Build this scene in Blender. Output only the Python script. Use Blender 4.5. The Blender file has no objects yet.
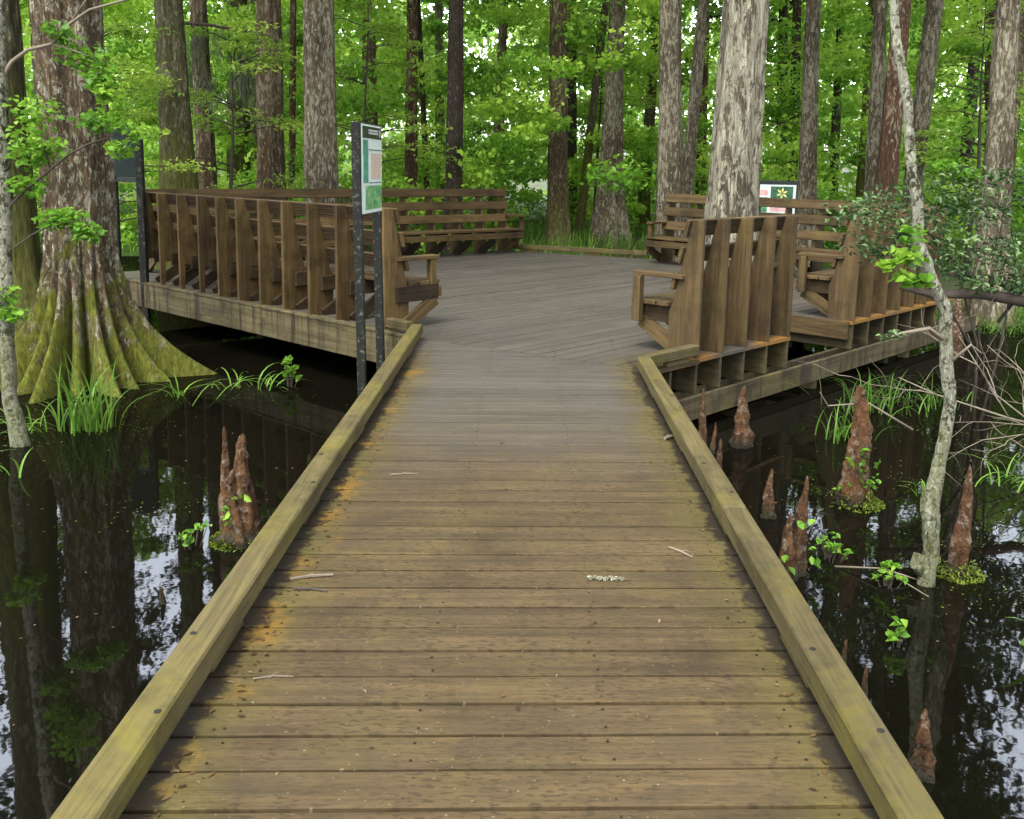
import bpy, math, random
import numpy as np
from mathutils import Vector, Matrix
random.seed(7); rng = np.random.default_rng(7)
R = math.radians
scene = bpy.context.scene
col = scene.collection
WATER = -0.6

# ------------------------------------------------------------------ helpers
def tag(o, label=None, cat=None, group=None, kind=None):
    if label: o['label'] = label
    if cat: o['category'] = cat
    if group: o['group'] = group
    if kind: o['kind'] = kind
    return o

def empty(name, loc=(0, 0, 0), rz=0, label=None, cat=None, group=None):
    o = bpy.data.objects.new(name, None); col.objects.link(o)
    o.location = loc; o.rotation_euler = (0, 0, rz); o.empty_display_size = .2
    return tag(o, label, cat, group)

def link(name, me, mat, parent=None, loc=None, bevel=0, smooth=False):
    if mat is not None and not me.materials: me.materials.append(mat)
    o = bpy.data.objects.new(name, me); col.objects.link(o)
    if parent: o.parent = parent
    if loc is not None: o.location = loc
    if bevel:
        m = o.modifiers.new('bevel', 'BEVEL'); m.width = bevel; m.segments = 1; m.limit_method = 'ANGLE'; m.angle_limit = R(40)
    if smooth:
        me.polygons.foreach_set('use_smooth', [True] * len(me.polygons))
    return o

class MB:
    """collects shapes; build() links them as one mesh. gc = along/across/thickness of each board"""
    def __init__(s): s.v = []; s.f = []; s.g = []; s.r = []
    def add(s, vs, fs, gc, rnd=None):
        o = len(s.v); rnd = random.random() if rnd is None else rnd
        s.v += [tuple(v) for v in vs]; s.f += [tuple(i + o for i in f) for f in fs]
        s.g += [tuple(g) for g in gc]; s.r += [rnd] * len(vs)
    def board(s, p0, p1, w, t, up=(0, 0, 1), rnd=None):
        """a board from p0 to p1, width w along side = dir x up, thickness t along up"""
        p0, p1 = Vector(p0), Vector(p1); d = p1 - p0; L = d.length; d.normalize()
        side = d.cross(Vector(up)).normalized(); u = side.cross(d).normalized()
        vs = []; gc = []; off = random.random() * 30
        for a in (0, L):
            for b in (-w / 2, w / 2):
                for c in (-t / 2, t / 2):
                    vs.append(p0 + d * a + side * b + u * c); gc.append((a + off, b + off, c))
        s.add(vs, [(0, 1, 3, 2), (4, 6, 7, 5), (0, 4, 5, 1), (2, 3, 7, 6), (0, 2, 6, 4), (1, 5, 7, 3)], gc, rnd)
    def prism(s, poly, ax, thick, grain=2, rnd=None):
        """poly = points (3-D), extruded along vector ax by thick"""
        ax = Vector(ax) * thick; n = len(poly); off = random.random() * 30
        vs = [Vector(p) for p in poly] + [Vector(p) + ax for p in poly]
        fs = [tuple(range(n))[::-1], tuple(range(n, 2 * n))] + [(i, (i + 1) % n, (i + 1) % n + n, i + n) for i in range(n)]
        order = {2: (2, 0, 1), 0: (0, 1, 2), 1: (1, 0, 2)}[grain]
        s.add(vs, fs, [(v[order[0]] + off, v[order[1]] + off, v[order[2]]) for v in vs], rnd)
    def tube(s, pts, radii, n=7, noise=0, rnd=None, cap=True, fx=1.0):
        pts = [Vector(p) for p in pts]; m = len(pts); vs = []; gc = []; L = 0
        prev = None; base = len(s.v); ph = random.random() * 6
        for i, p in enumerate(pts):
            d = (pts[min(i + 1, m - 1)] - pts[max(i - 1, 0)]).normalized()
            if prev is None:
                a = Vector((1, 0, 0)) if abs(d.x) < .8 else Vector((0, 1, 0))
                a = (a - d * a.dot(d)).normalized()
            else: a = (prev - d * prev.dot(d)).normalized()
            prev = a; b = d.cross(a)
            if i: L += (p - pts[i - 1]).length
            for k in range(n):
                t = 2 * math.pi * k / n
                r = radii[i] * (1 + noise * (math.sin(3 * t + ph + i * .9) * .5 + random.uniform(-.6, .6)))
                vs.append(p + (a * math.cos(t) * fx + b * math.sin(t)) * r); gc.append((L, t * radii[i], 0))
        fs = [(i * n + k, i * n + (k + 1) % n, (i + 1) * n + (k + 1) % n, (i + 1) * n + k) for i in range(m - 1) for k in range(n)]
        if cap: fs += [tuple(range(n))[::-1], tuple((m - 1) * n + k for k in range(n))]
        s.add(vs, fs, gc, rnd)
    def mesh(s, name):
        me = bpy.data.meshes.new(name); me.from_pydata(s.v, [], s.f)
        a = me.attributes.new('gc', 'FLOAT_VECTOR', 'POINT'); a.data.foreach_set('vector', np.array(s.g, 'f').ravel())
        a = me.attributes.new('rnd', 'FLOAT', 'POINT'); a.data.foreach_set('value', np.array(s.r, 'f'))
        me.update(); return me
    def build(s, name, mat, parent=None, loc=None, bevel=0, smooth=False):
        return link(name, s.mesh(name), mat, parent, loc, bevel, smooth)

def np_mesh(name, V, F, tone=None, smooth=False):
    """V (n,3); F (m,k) faces all with k corners"""
    me = bpy.data.meshes.new(name); m, k = F.shape
    me.vertices.add(len(V)); me.vertices.foreach_set('co', V.astype('f').ravel())
    me.loops.add(m * k); me.loops.foreach_set('vertex_index', F.astype('i').ravel())
    me.polygons.add(m); me.polygons.foreach_set('loop_start', np.arange(0, m * k, k, dtype='i'))
    try: me.polygons.foreach_set('loop_total', np.full(m, k, 'i'))
    except Exception: pass
    if tone is not None:
        a = me.attributes.new('tone', 'FLOAT', 'POINT'); a.data.foreach_set('value', tone.astype('f'))
    me.update(calc_edges=True)
    if smooth: me.polygons.foreach_set('use_smooth', np.ones(m, bool))
    return me

def unit(a): return a / (np.linalg.norm(a, axis=1, keepdims=True) + 1e-9)

def leaf_mesh(name, C, size, tone, aspect=.5, up=.7, fold=.15, droop=None):
    """one folded pointed leaf per centre"""
    n = len(C); nrm = unit(rng.normal(size=(n, 3)) + np.array([0, 0, up * 2]))
    t = unit(np.cross(nrm, rng.normal(size=(n, 3))))
    if droop is not None: t = unit(t + np.array([0, 0, -droop])); nrm = unit(np.cross(t, np.cross(nrm, t)))
    b = np.cross(nrm, t); S = (size * np.ones(n))[:, None]
    W = S * aspect * .5
    V = np.empty((n, 6, 3))
    V[:, 0] = C - t * S * .5
    V[:, 1] = C - t * S * .12 + b * W + nrm * S * fold
    V[:, 2] = C + t * S * .18 + b * W * .8 + nrm * S * fold
    V[:, 3] = C + t * S * .5 - nrm * S * fold * .5
    V[:, 4] = C + t * S * .18 - b * W * .8 + nrm * S * fold
    V[:, 5] = C - t * S * .12 - b * W + nrm * S * fold
    base = (np.arange(n) * 6)[:, None]
    F = np.concatenate([base + np.array([[0, 1, 2, 3]]), base + np.array([[0, 3, 4, 5]])])
    return np_mesh(name, V.reshape(-1, 3), F, np.repeat(tone * np.ones(n), 6))

def rhomb_mesh(name, C, size, tone, aspect=.55, up=.5):
    n = len(C); nrm = unit(rng.normal(size=(n, 3)) + np.array([0, 0, up * 2]))
    t = unit(np.cross(nrm, rng.normal(size=(n, 3)))); b = np.cross(nrm, t); S = (size * np.ones(n))[:, None]
    V = np.stack([C - t * S * .5, C + b * S * aspect * .5, C + t * S * .5, C - b * S * aspect * .5], 1)
    F = np.arange(n * 4).reshape(n, 4)
    return np_mesh(name, V.reshape(-1, 3), F, np.repeat(tone * np.ones(n), 4))

def clumps(centres, radii, counts, flat=.6):
    """leaf centres scattered in clumps; returns points, clump index, height inside the clump"""
    P = []; I = []; Hh = []
    for i, (c, r, k) in enumerate(zip(centres, radii, counts)):
        q = unit(rng.normal(size=(k, 3))) * (rng.random((k, 1)) ** .45)
        P.append(np.array(c) + q * np.array([r, r, r * flat])); I.append(np.full(k, i)); Hh.append(q[:, 2])
    return np.concatenate(P), np.concatenate(I), np.concatenate(Hh)

def blades_mesh(name, base, height, lean, width, tone, seg=4):
    n = len(base); ang = rng.random(n) * 6.283; dirv = np.stack([np.cos(ang), np.sin(ang), np.zeros(n)], 1)
    side = np.stack([-np.sin(ang + .4), np.cos(ang + .4), np.zeros(n)], 1)
    V = np.empty((n, seg + 1, 2, 3)); H = np.ones(n) * height; L = np.ones(n) * lean; W = np.ones(n) * width
    for s in range(seg + 1):
        u = s / seg
        c = base + dirv * (L * H * u ** 2)[:, None] + np.array([0, 0, 1]) * (H * (u - .55 * L * u ** 3))[:, None]
        w = W * (1 - u ** 2.2) * (.6 + .4 * min(1, u * 3)) + .0006
        V[:, s, 0] = c + side * w[:, None] / 2; V[:, s, 1] = c - side * w[:, None] / 2
    nb = (seg + 1) * 2
    F = np.concatenate([np.arange(n)[:, None] * nb + np.array([[2 * s, 2 * s + 1, 2 * s + 3, 2 * s + 2]]) for s in range(seg)])
    return np_mesh(name, V.reshape(-1, 3), F, np.repeat(tone * np.ones(n), nb))

# ------------------------------------------------------------------ node helpers
class NT:
    def __init__(s, name):
        s.m = bpy.data.materials.new(name); s.m.use_nodes = True; s.t = s.m.node_tree; s.t.nodes.clear()
        s.out = s.n('ShaderNodeOutputMaterial')
    def n(s, typ, **kw):
        nd = s.t.nodes.new(typ)
        for k, v in kw.items(): setattr(nd, k, v)
        return nd
    def l(s, a, b): s.t.links.new(a, b)
    def set(s, inp, v):
        if hasattr(v, 'is_linked') or isinstance(v, bpy.types.NodeSocket): s.l(v, inp)
        else:
            if isinstance(v, (tuple, list)) and len(v) == 3 and inp.type == 'RGBA': v = (*v, 1)
            inp.default_value = v
    def attr(s, name, out='Vector'):
        a = s.n('ShaderNodeAttribute'); a.attribute_name = name; return a.outputs[out]
    def coord(s, out='Object'): return s.n('ShaderNodeTexCoord').outputs[out]
    def pos(s): return s.n('ShaderNodeNewGeometry').outputs['Position']
    def scale(s, v, sc, loc=(0, 0, 0)):
        m = s.n('ShaderNodeMapping'); s.l(v, m.inputs[0]); m.inputs['Scale'].default_value = sc; m.inputs['Location'].default_value = loc
        return m.outputs[0]
    def noise(s, v, scale, detail=4, rough=.6, dist=0):
        nd = s.n('ShaderNodeTexNoise'); s.l(v, nd.inputs['Vector']); nd.inputs['Scale'].default_value = scale
        nd.inputs['Detail'].default_value = detail; nd.inputs['Roughness'].default_value = rough; nd.inputs['Distortion'].default_value = dist
        return nd.outputs['Fac']
    def ramp(s, f, stops, interp='LINEAR'):
        r = s.n('ShaderNodeValToRGB'); s.l(f, r.inputs[0]); e = r.color_ramp; e.interpolation = interp
        while len(e.elements) < len(stops): e.elements.new(.5)
        for i, (p, c) in enumerate(stops):
            e.elements[i].position = p
            e.elements[i].color = (c, c, c, 1) if not isinstance(c, (tuple, list)) else (*c, 1)
        return r.outputs[0]
    def step(s, f, a, b):
        m = s.n('ShaderNodeMapRange'); m.clamp = True; s.set(m.inputs[0], f)
        m.inputs[1].default_value = a; m.inputs[2].default_value = b; return m.outputs[0]
    def mix(s, f, a, b, mode='MIX'):
        m = s.n('ShaderNodeMix', data_type='RGBA', blend_type=mode)
        s.set(m.inputs[0], f); s.set(m.inputs[6], a); s.set(m.inputs[7], b); return m.outputs[2]
    def math(s, op, a, b=0.0, c=0.0, clamp=False):
        m = s.n('ShaderNodeMath', operation=op); m.use_clamp = clamp
        s.set(m.inputs[0], a); s.set(m.inputs[1], b); s.set(m.inputs[2], c); return m.outputs[0]
    def xyz(s, v):
        m = s.n('ShaderNodeSeparateXYZ'); s.l(v, m.inputs[0]); return m.outputs
    def bump(s, h, strength=.5, dist=.02):
        b = s.n('ShaderNodeBump'); s.l(h, b.inputs['Height']); b.inputs['Strength'].default_value = strength; b.inputs['Distance'].default_value = dist
        return b.outputs[0]
    def finish(s, colr, rough=.8, normal=None, spec=.3, **kw):
        p = s.n('ShaderNodeBsdfPrincipled'); s.set(p.inputs['Base Color'], colr); s.set(p.inputs['Roughness'], rough)
        p.inputs['Specular IOR Level'].default_value = spec
        if normal is not None: s.l(normal, p.inputs['Normal'])
        for k, v in kw.items(): s.set(p.inputs[k], v)
        s.l(p.outputs[0], s.out.inputs[0]); return s.m

def simple(name, c, rough=.7, spec=.3, var=0.0, bump=0.0):
    t = NT(name)
    if var or bump:
        f = t.noise(t.coord(), 9, 5); cc = t.mix(t.step(f, .3, .7), tuple(x * (1 - var) for x in c), tuple(min(1, x * (1 + var)) for x in c))
        return t.finish(cc, rough, t.bump(f, bump, .01) if bump else None, spec)
    return t.finish(c, rough, None, spec)

def wood(name, c1, c2, algae=(.105, .092, .020), alg=.3, dark=.35, grain=1.0, rough=.72, var=.35, deck=False, drip=False):
    t = NT(name); g = t.attr('gc'); r = t.attr('rnd', 'Fac'); P = t.pos()
    fine = t.noise(t.scale(g, (3, 70, 70)), 1.0, 5, .65)
    mid = t.noise(t.scale(g, (.9, 14, 14)), 1.0, 4, .6, .6)
    c = t.mix(t.step(mid, .3, .7), c1, c2)
    c = t.mix(t.math('MULTIPLY', t.step(fine, .55, .30), .55 * grain), c, tuple(x * .35 for x in c1))
    blot = t.math('ADD', t.noise(P, 2.3, 5, .65), t.math('MULTIPLY_ADD', t.noise(P, 17, 4, .7), .24, -.12))
    c = t.mix(t.math('MULTIPLY', t.step(blot, .50, .30), dark), c, tuple(x * .35 for x in c1))
    al = t.math('ADD', t.noise(P, 1.7, 5, .7, .5), t.math('MULTIPLY_ADD', t.noise(P, 24, 4, .75), .30, -.15))
    c = t.mix(t.math('MULTIPLY', t.step(al, .48, .70), alg), c, algae)
    vv = t.math('MULTIPLY_ADD', r, var, 1 - var / 2)
    height = t.math('ADD', t.math('MULTIPLY', fine, .6), t.math('MULTIPLY', mid, .4))
    rg = rough
    if drip:
        dn = t.noise(t.scale(P, (9, 9, .7)), 1.0, 5, .7)
        c = t.mix(t.math('MULTIPLY', t.step(dn, .50, .38), .8), c, (.018, .013, .008))
    if deck:
        x, y, z = t.xyz(P)
        # dirty and worn: small dark dents across the board, pale specks
        sp = t.noise(t.scale(P, (30, 85, 20)), 1.0, 2, .5)
        patch = t.noise(P, 3.2, 4, .6)
        dents = t.math('MULTIPLY', t.step(sp, .47, .38), t.step(patch, .30, .52))
        c = t.mix(t.math('MULTIPLY', dents, .75), c, (.028, .020, .010))
        ps = t.noise(t.scale(P, (70, 95, 20)), 1.0, 1, .5)
        c = t.mix(t.math('MULTIPLY', t.step(ps, .715, .76), .5), c, (.24, .21, .14))
        smud = t.noise(t.scale(P, (3.0, 7.5, 1), (3, 1, 0)), 1.0, 4, .62, .8)
        c = t.mix(t.math('MULTIPLY', t.step(smud, .52, .36), .5), c, (.045, .034, .018))
        # broad tonal drift: brown near, greyer further out, where sky sheen is painted in
        nz = t.noise(P, .9, 4, .6)
        yy = t.math('MULTIPLY_ADD', nz, 1.6, t.math('ADD', y, -0.8))
        far = t.step(t.math('MULTIPLY', yy, .1), .43, .62)
        ax = t.math('ABSOLUTE', t.math('ADD', x, .02))
        edgen = t.math('MULTIPLY_ADD', t.noise(P, 3.5, 4, .6), .34, t.math('ADD', ax, -.17))
        inwalk = t.step(t.math('MULTIPLY', y, .1), .80, .72)
        mask_far = t.math('MULTIPLY', far, t.math('SUBTRACT', 1.0, t.math('MULTIPLY', t.math('MULTIPLY', t.step(edgen, .62, .86), inwalk), .85)))
        c = t.mix(t.math('MULTIPLY', mask_far, .80), c, t.mix(mid, (.038, .035, .029), (.088, .084, .073)))
        # algae creeping in from both kerbs, stronger and rustier on the left
        e = t.step(edgen, .66, .93)
        c = t.mix(t.math('MULTIPLY', t.math('MULTIPLY', e, inwalk), .55), c, (.088, .080, .018))
        left = t.math('MULTIPLY', t.math('MULTIPLY', t.step(t.math('MULTIPLY_ADD', t.noise(P, 6, 4, .6), -.32, x), -.93, -1.01), t.step(t.noise(P, 2.2, 5, .7), .48, .60)), inwalk)
        c = t.mix(t.math('MULTIPLY', left, .6), c, (.20, .105, .010))
        en2 = t.math('MULTIPLY_ADD', t.noise(P, 9, 4, .7), .22, ax)
        c = t.mix(t.math('MULTIPLY', t.math('MULTIPLY', t.step(en2, .955, .985), inwalk), .9), c, (.012, .008, .005))
        # rusty edge under the seats of the right-hand side
        d = t.math('SUBTRACT', t.math('MULTIPLY', x, .735), t.math('MULTIPLY', y, .678))
        d = t.math('ADD', d, 4.214)     # distance outward of the edge line
        orr = t.step(t.math('MULTIPLY_ADD', d, .5, .5), .41, .47)
        orr = t.math('MULTIPLY', orr, t.math('GREATER_THAN', x, 1.12)); orr = t.math('MULTIPLY', orr, t.math('GREATER_THAN', y, 7.3))
        c = t.mix(t.math('MULTIPLY', orr, t.math('MULTIPLY', t.step(nz, .35, .5), .7)), c, (.24, .115, .010))
        rg = t.math('SUBTRACT', .80, t.math('MULTIPLY', t.math('MULTIPLY', far, t.step(t.noise(P, 1.1, 4, .6), .40, .60)), .34))
    sc = t.mix(1.0, c, t.n('ShaderNodeCombineColor').outputs[0], 'MULTIPLY')
    cc = sc.node.inputs[7].links[0].from_node
    for k in range(3): t.l(vv, cc.inputs[k])
    return t.finish(sc, rg, t.bump(height, .8, .008), .22)

def bark(name, base, dark, patch, amount=.35, moss=(.12, .13, .02), mossamt=.3, mossh=1.2, scl=1.0, bump=.8, stretch=1.0, ps=1.0):
    """amount 0..1: how much of the bark is covered with pale lichen patches; ps: patch size"""
    t = NT(name); o = t.coord(); x, y, z = t.xyz(o); k = 1 / stretch
    n1 = t.noise(t.scale(o, (22 * scl, 22 * scl, 3.0 * scl * k)), 1.0, 8, .74, 1.1)
    n2 = t.noise(t.scale(o, (34 * scl, 34 * scl, 7 * scl * k), (3, 1, 5)), 1.0, 5, .7, .5)
    ridge = t.math('ABSOLUTE', t.math('SUBTRACT', n1, .5)); groove = t.step(ridge, .0, .055)
    big = t.noise(t.scale(o, (1, 1, .35)), 1.6, 4, .6)
    c = t.mix(t.step(n2, .38, .60), dark, base)
    c = t.mix(t.math('MULTIPLY', t.step(big, .42, .6), .55), c, tuple(min(1, q * 1.5) for q in base))
    c = t.mix(t.math('MULTIPLY', t.math('SUBTRACT', 1.0, groove), .75), c, dark)
    pn = t.noise(t.scale(o, (19 * scl / ps, 19 * scl / ps, 6.0 * scl * k / ps), (4, 2, 1)), 1.0, 5, .76, .6)
    lo = t.math('MULTIPLY_ADD', big, -.30, .80 - amount * .24)
    pf = t.step(t.math('SUBTRACT', pn, lo), .0, .035)
    pf = t.math('MULTIPLY', pf, t.math('MULTIPLY_ADD', groove, .5, .5))
    pc = t.mix(t.step(n2, .3, .7), tuple(q * .62 for q in patch), patch)
    c = t.mix(t.math('MULTIPLY', pf, .9), c, pc)
    mn = t.math('MULTIPLY_ADD', t.noise(t.scale(o, (1, 1, .6)), 3.4, 7, .8), 1.5, -.25)
    mh = t.math('ADD', mn, t.math('MULTIPLY', t.math('SUBTRACT', mossh, z), .22))
    mc = t.mix(t.step(n2, .35, .65), tuple(q * .35 for q in moss), moss)
    c = t.mix(t.math('MULTIPLY', t.step(mh, .54, .66), mossamt), c, mc)
    h = t.math('ADD', t.math('MULTIPLY', n1, .5), t.math('MULTIPLY', n2, .35)); h = t.math('ADD', h, t.math('MULTIPLY', groove, .2)); h = t.math('ADD', h, t.math('MULTIPLY', pf, .08))
    return t.finish(c, .85, t.bump(h, bump, .04), .2)

def leafmat(name, dk, mid, lt, trans=.45, spec=.25, rough=.45):
    t = NT(name); f = t.attr('tone', 'Fac'); oi = t.n('ShaderNodeObjectInfo').outputs['Random']
    f = t.math('ADD', f, t.math('MULTIPLY_ADD', oi, .16, -.08))
    c = t.ramp(f, [(.0, dk), (.5, mid), (1.0, lt)])
    p = t.n('ShaderNodeBsdfPrincipled'); t.l(c, p.inputs['Base Color']); p.inputs['Roughness'].default_value = rough; p.inputs['Specular IOR Level'].default_value = spec
    tr = t.n('ShaderNodeBsdfTranslucent'); t.l(t.mix(.35, c, lt), tr.inputs[0])
    mx = t.n('ShaderNodeMixShader'); mx.inputs[0].default_value = trans
    t.l(p.outputs[0], mx.inputs[1]); t.l(tr.outputs[0], mx.inputs[2]); t.l(mx.outputs[0], t.out.inputs[0])
    return t.m

# ------------------------------------------------------------------ materials
M = {}
M['deck'] = wood('deck_wood', (.042, .029, .013), (.092, .064, .028), alg=.22, dark=.5, grain=.6, deck=True, var=.22)
M['kerb'] = wood('kerb_wood', (.050, .040, .015), (.112, .092, .036), algae=(.115, .102, .011), alg=.6, dark=.7, var=.2)
M['fascia'] = wood('fascia_wood', (.060, .048, .022), (.140, .118, .060), alg=.35, dark=.9, drip=True, var=.25)
M['bench'] = wood('bench_wood', (.036, .022, .008), (.112, .072, .026), alg=.25, dark=.7, var=.55)
M['bench_dark'] = wood('bench_wood_shaded', (.018, .011, .006), (.050, .032, .015), alg=.1, dark=.6, var=.4)  # darker bench wood, painting in the shade between the posts
M['benchr'] = wood('bench_wood_greyed', (.038, .024, .010), (.112, .076, .032), alg=.25, dark=.65, var=.35)
M['joist'] = wood('joist_wood', (.030, .025, .012), (.075, .064, .032), alg=.5, dark=.6, var=.3)
M['bark_big'] = bark('bark_red_mossy', (.112, .080, .044), (.030, .022, .012), (.37, .36, .26), .55, moss=(.14, .16, .012), mossamt=.92, mossh=1.5, ps=.9, stretch=.62, scl=.85)
M['bark_grey'] = bark('bark_grey', (.125, .105, .066), (.036, .028, .017), (.38, .36, .26), .60, mossamt=.4, mossh=.8)
M['bark_white'] = bark('bark_white_patched', (.105, .09, .058), (.035, .030, .022), (.37, .355, .26), .78, mossamt=.15, mossh=.3, scl=.9, ps=1.5)
M['bark_brown'] = bark('bark_brown', (.125, .085, .045), (.038, .026, .015), (.38, .35, .24), .52, mossamt=.6, mossh=1.8)
M['bark_red'] = bark('bark_red', (.105, .058, .030), (.034, .020, .012), (.40, .36, .27), .44, mossamt=.25, mossh=1.0)
M['bark_dark'] = bark('bark_dark', (.062, .048, .035), (.024, .019, .014), (.26, .23, .18), .28, mossamt=.3, mossh=1.0)
M['bark_moss'] = bark('bark_mossy', (.095, .090, .040), (.03, .027, .012), (.28, .27, .17), .45, mossamt=.8, mossh=3.5)
M['bark_lichen'] = bark('bark_lichen', (.10, .10, .05), (.018, .016, .010), (.46, .47, .36), .86, moss=(.2, .22, .08), mossamt=.5, mossh=1.6, scl=2.4, stretch=.40, ps=1.9)
M['twig'] = simple('dead_twig', (.16, .135, .10), .8, .2, .3)
M['twig_dark'] = simple('dark_twig', (.055, .045, .035), .8, .2, .3)
M['leaf_under'] = leafmat('understory_leaf', (.014, .055, .008), (.145, .37, .030), (.45, .68, .08))
M['leaf_cyp'] = leafmat('cypress_leaf', (.05, .11, .014), (.19, .36, .040), (.42, .58, .09))
M['leaf_canopy'] = leafmat('canopy_leaf', (.012, .03, .006), (.035, .075, .012), (.08, .14, .02), .25)  # leaf colours darkened so the canopy mirrors as a silhouette
M['leaf_far'] = leafmat('far_leaf', (.05, .15, .020), (.28, .52, .065), (.66, .84, .22))  # lightened leaf colours, distance haze painted in
M['leaf_bright'] = leafmat('young_leaf', (.04, .11, .010), (.10, .25, .022), (.24, .42, .045), .45)
M['leaf_holly'] = leafmat('holly_leaf', (.012, .036, .010), (.045, .095, .026), (.14, .22, .080), .15, .4, .45)
M['grass'] = leafmat('grass_blade', (.05, .055, .015), (.065, .17, .018), (.20, .36, .05), .4)
M['mossg'] = leafmat('moss_tuft', (.03, .05, .006), (.10, .14, .012), (.24, .28, .03), .25)
M['hang'] = leafmat('hanging_moss', (.05, .055, .03), (.11, .13, .075), (.22, .25, .15), .3)
M['litter'] = leafmat('leaf_litter', (.03, .018, .008), (.10, .06, .025), (.34, .28, .19), .1)
M['black'] = None
t = NT('black_post_lichen'); f = t.noise(t.coord(), 26, 5, .75); c = t.mix(t.math('MULTIPLY', t.step(f, .55, .68), .5), (.007, .008, .006), (.16, .19, .14))
M['black'] = t.finish(c, .85, t.bump(f, .4, .01))
t = NT('knee_bark'); o = t.coord(); x, y, z = t.xyz(o)
n1 = t.noise(t.scale(o, (22, 22, 9)), 1.0, 6, .75); n2 = t.noise(o, 16, 5, .7)
c = t.mix(t.step(n1, .35, .65), (.012, .007, .004), (.130, .060, .020)); c = t.mix(t.math('MULTIPLY', t.step(n2, .53, .60), .7), c, (.19, .15, .11))
zz = t.math('MULTIPLY_ADD', n1, .14, z)
c = t.mix(t.step(zz, .18, .10), c, (.022, .020, .010))
M['knee'] = t.finish(c, .65, t.bump(t.math('ADD', n1, n2), 1.0, .035), .25)

# water: still, tannin-black, mirror-like
t = NT('swamp_water'); P = t.pos()
w = t.math('ADD', t.noise(t.scale(P, (1, 1, 1)), 3.0, 3, .5), t.math('MULTIPLY', t.noise(P, 14, 2, .5), .12))
df = t.n('ShaderNodeBsdfDiffuse'); df.inputs[0].default_value = (.0030, .0028, .0016, 1); gl = t.n('ShaderNodeBsdfGlossy'); gl.inputs['Roughness'].default_value = .02; gl.inputs[0].default_value = (.93, .96, 1, 1)
bn = t.bump(w, .018, .05); t.l(bn, gl.inputs['Normal']); mx = t.n('ShaderNodeMixShader'); mx.inputs[0].default_value = .085
t.l(df.outputs[0], mx.inputs[1]); t.l(gl.outputs[0], mx.inputs[2]); t.l(mx.outputs[0], t.out.inputs[0]); M['water'] = t.m
t = NT('swamp_ground'); P = t.pos(); f = t.noise(P, 2.5, 6, .7); g2 = t.noise(P, .6, 4, .6)
c = t.mix(t.step(f, .35, .65), (.022, .016, .009), (.07, .052, .028)); c = t.mix(t.math('MULTIPLY', t.step(g2, .40, .58), .8), c, (.045, .095, .014))
M['ground'] = t.finish(c, .9, t.bump(f, .8, .1), .2)

# ------------------------------------------------------------------ the setting: ground and water
def land_height(x, y):
    # dry ground rises behind the platform, and away to either side
    far = 1 / (1 + np.exp(-(y - 21.3 + .6 * np.sin(x * .55) + .5 * np.sin(x * 1.3 + 1)) * 1.1))
    right = 1 / (1 + np.exp(-((x - 7.2) * .8 + (y - 12.5) * .35) * 1.1))
    left = 1 / (1 + np.exp(-((-x - 11.5) + (y - 14) * .12) * 1.0))
    s = np.clip(np.maximum(np.maximum(far, right), left), 0, 1)
    return -1.15 + .80 * s + .05 * np.sin(x * 1.9 + y) * s + .04 * np.sin(y * 2.3 - x * .7) * s
gx = np.concatenate([np.linspace(-120, -20, 14), np.linspace(-19, 19, 100), np.linspace(20, 120, 14)])
gy = np.concatenate([np.linspace(-40, -2, 8), np.linspace(-1, 34, 90), np.linspace(36, 170, 20)])
X, Y = np.meshgrid(gx, gy); Z = land_height(X, Y)
nx, ny = len(gx), len(gy); idx = np.arange(nx * ny).reshape(ny, nx)
F = np.stack([idx[:-1, :-1], idx[:-1, 1:], idx[1:, 1:], idx[1:, :-1]], -1).reshape(-1, 4)
tag(link('ground', np_mesh('ground', np.stack([X, Y, Z], -1).reshape(-1, 3), F, smooth=True), M['ground']), kind='structure')
mb = MB(); mb.add([(-120, -40, WATER), (120, -40, WATER), (120, 60, WATER), (-120, 60, WATER)], [(0, 1, 2, 3)], [(0, 0, 0)] * 4)
tag(mb.build('water', M['water']), kind='structure')

# ------------------------------------------------------------------ decks
def clip(poly, region):
    """clip a polygon (2-D) by a convex counter-clockwise region"""
    out = poly
    for i in range(len(region)):
        a, b = region[i], region[(i + 1) % len(region)]
        side = lambda p: (b[0] - a[0]) * (p[1] - a[1]) - (b[1] - a[1]) * (p[0] - a[0])
        src, out = out, []
        for j in range(len(src)):
            p, q = src[j], src[(j + 1) % len(src)]; sp, sq = side(p), side(q)
            if sp >= 0: out.append(p)
            if sp * sq < 0:
                k = sp / (sp - sq); out.append((p[0] + (q[0] - p[0]) * k, p[1] + (q[1] - p[1]) * k))
        if len(out) < 3: return []
    return out
def plank(mb, poly, d, z=0, t=.035):
    if len(poly) < 3: return
    cx, cy = poly[0]; off = random.random() * 40; z += random.uniform(-.0025, .0015); n = len(poly)
    vs = [(p[0], p[1], z - t) for p in poly] + [(p[0], p[1], z) for p in poly]
    fs = [tuple(range(n))[::-1], tuple(range(n, 2 * n))] + [(i, (i + 1) % n, (i + 1) % n + n, i + n) for i in range(n)]
    mb.add(vs, fs, [((v[0] - cx) * d[0] + (v[1] - cy) * d[1] + off, -(v[0] - cx) * d[1] + (v[1] - cy) * d[0] + off, v[2]) for v in vs])

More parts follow.
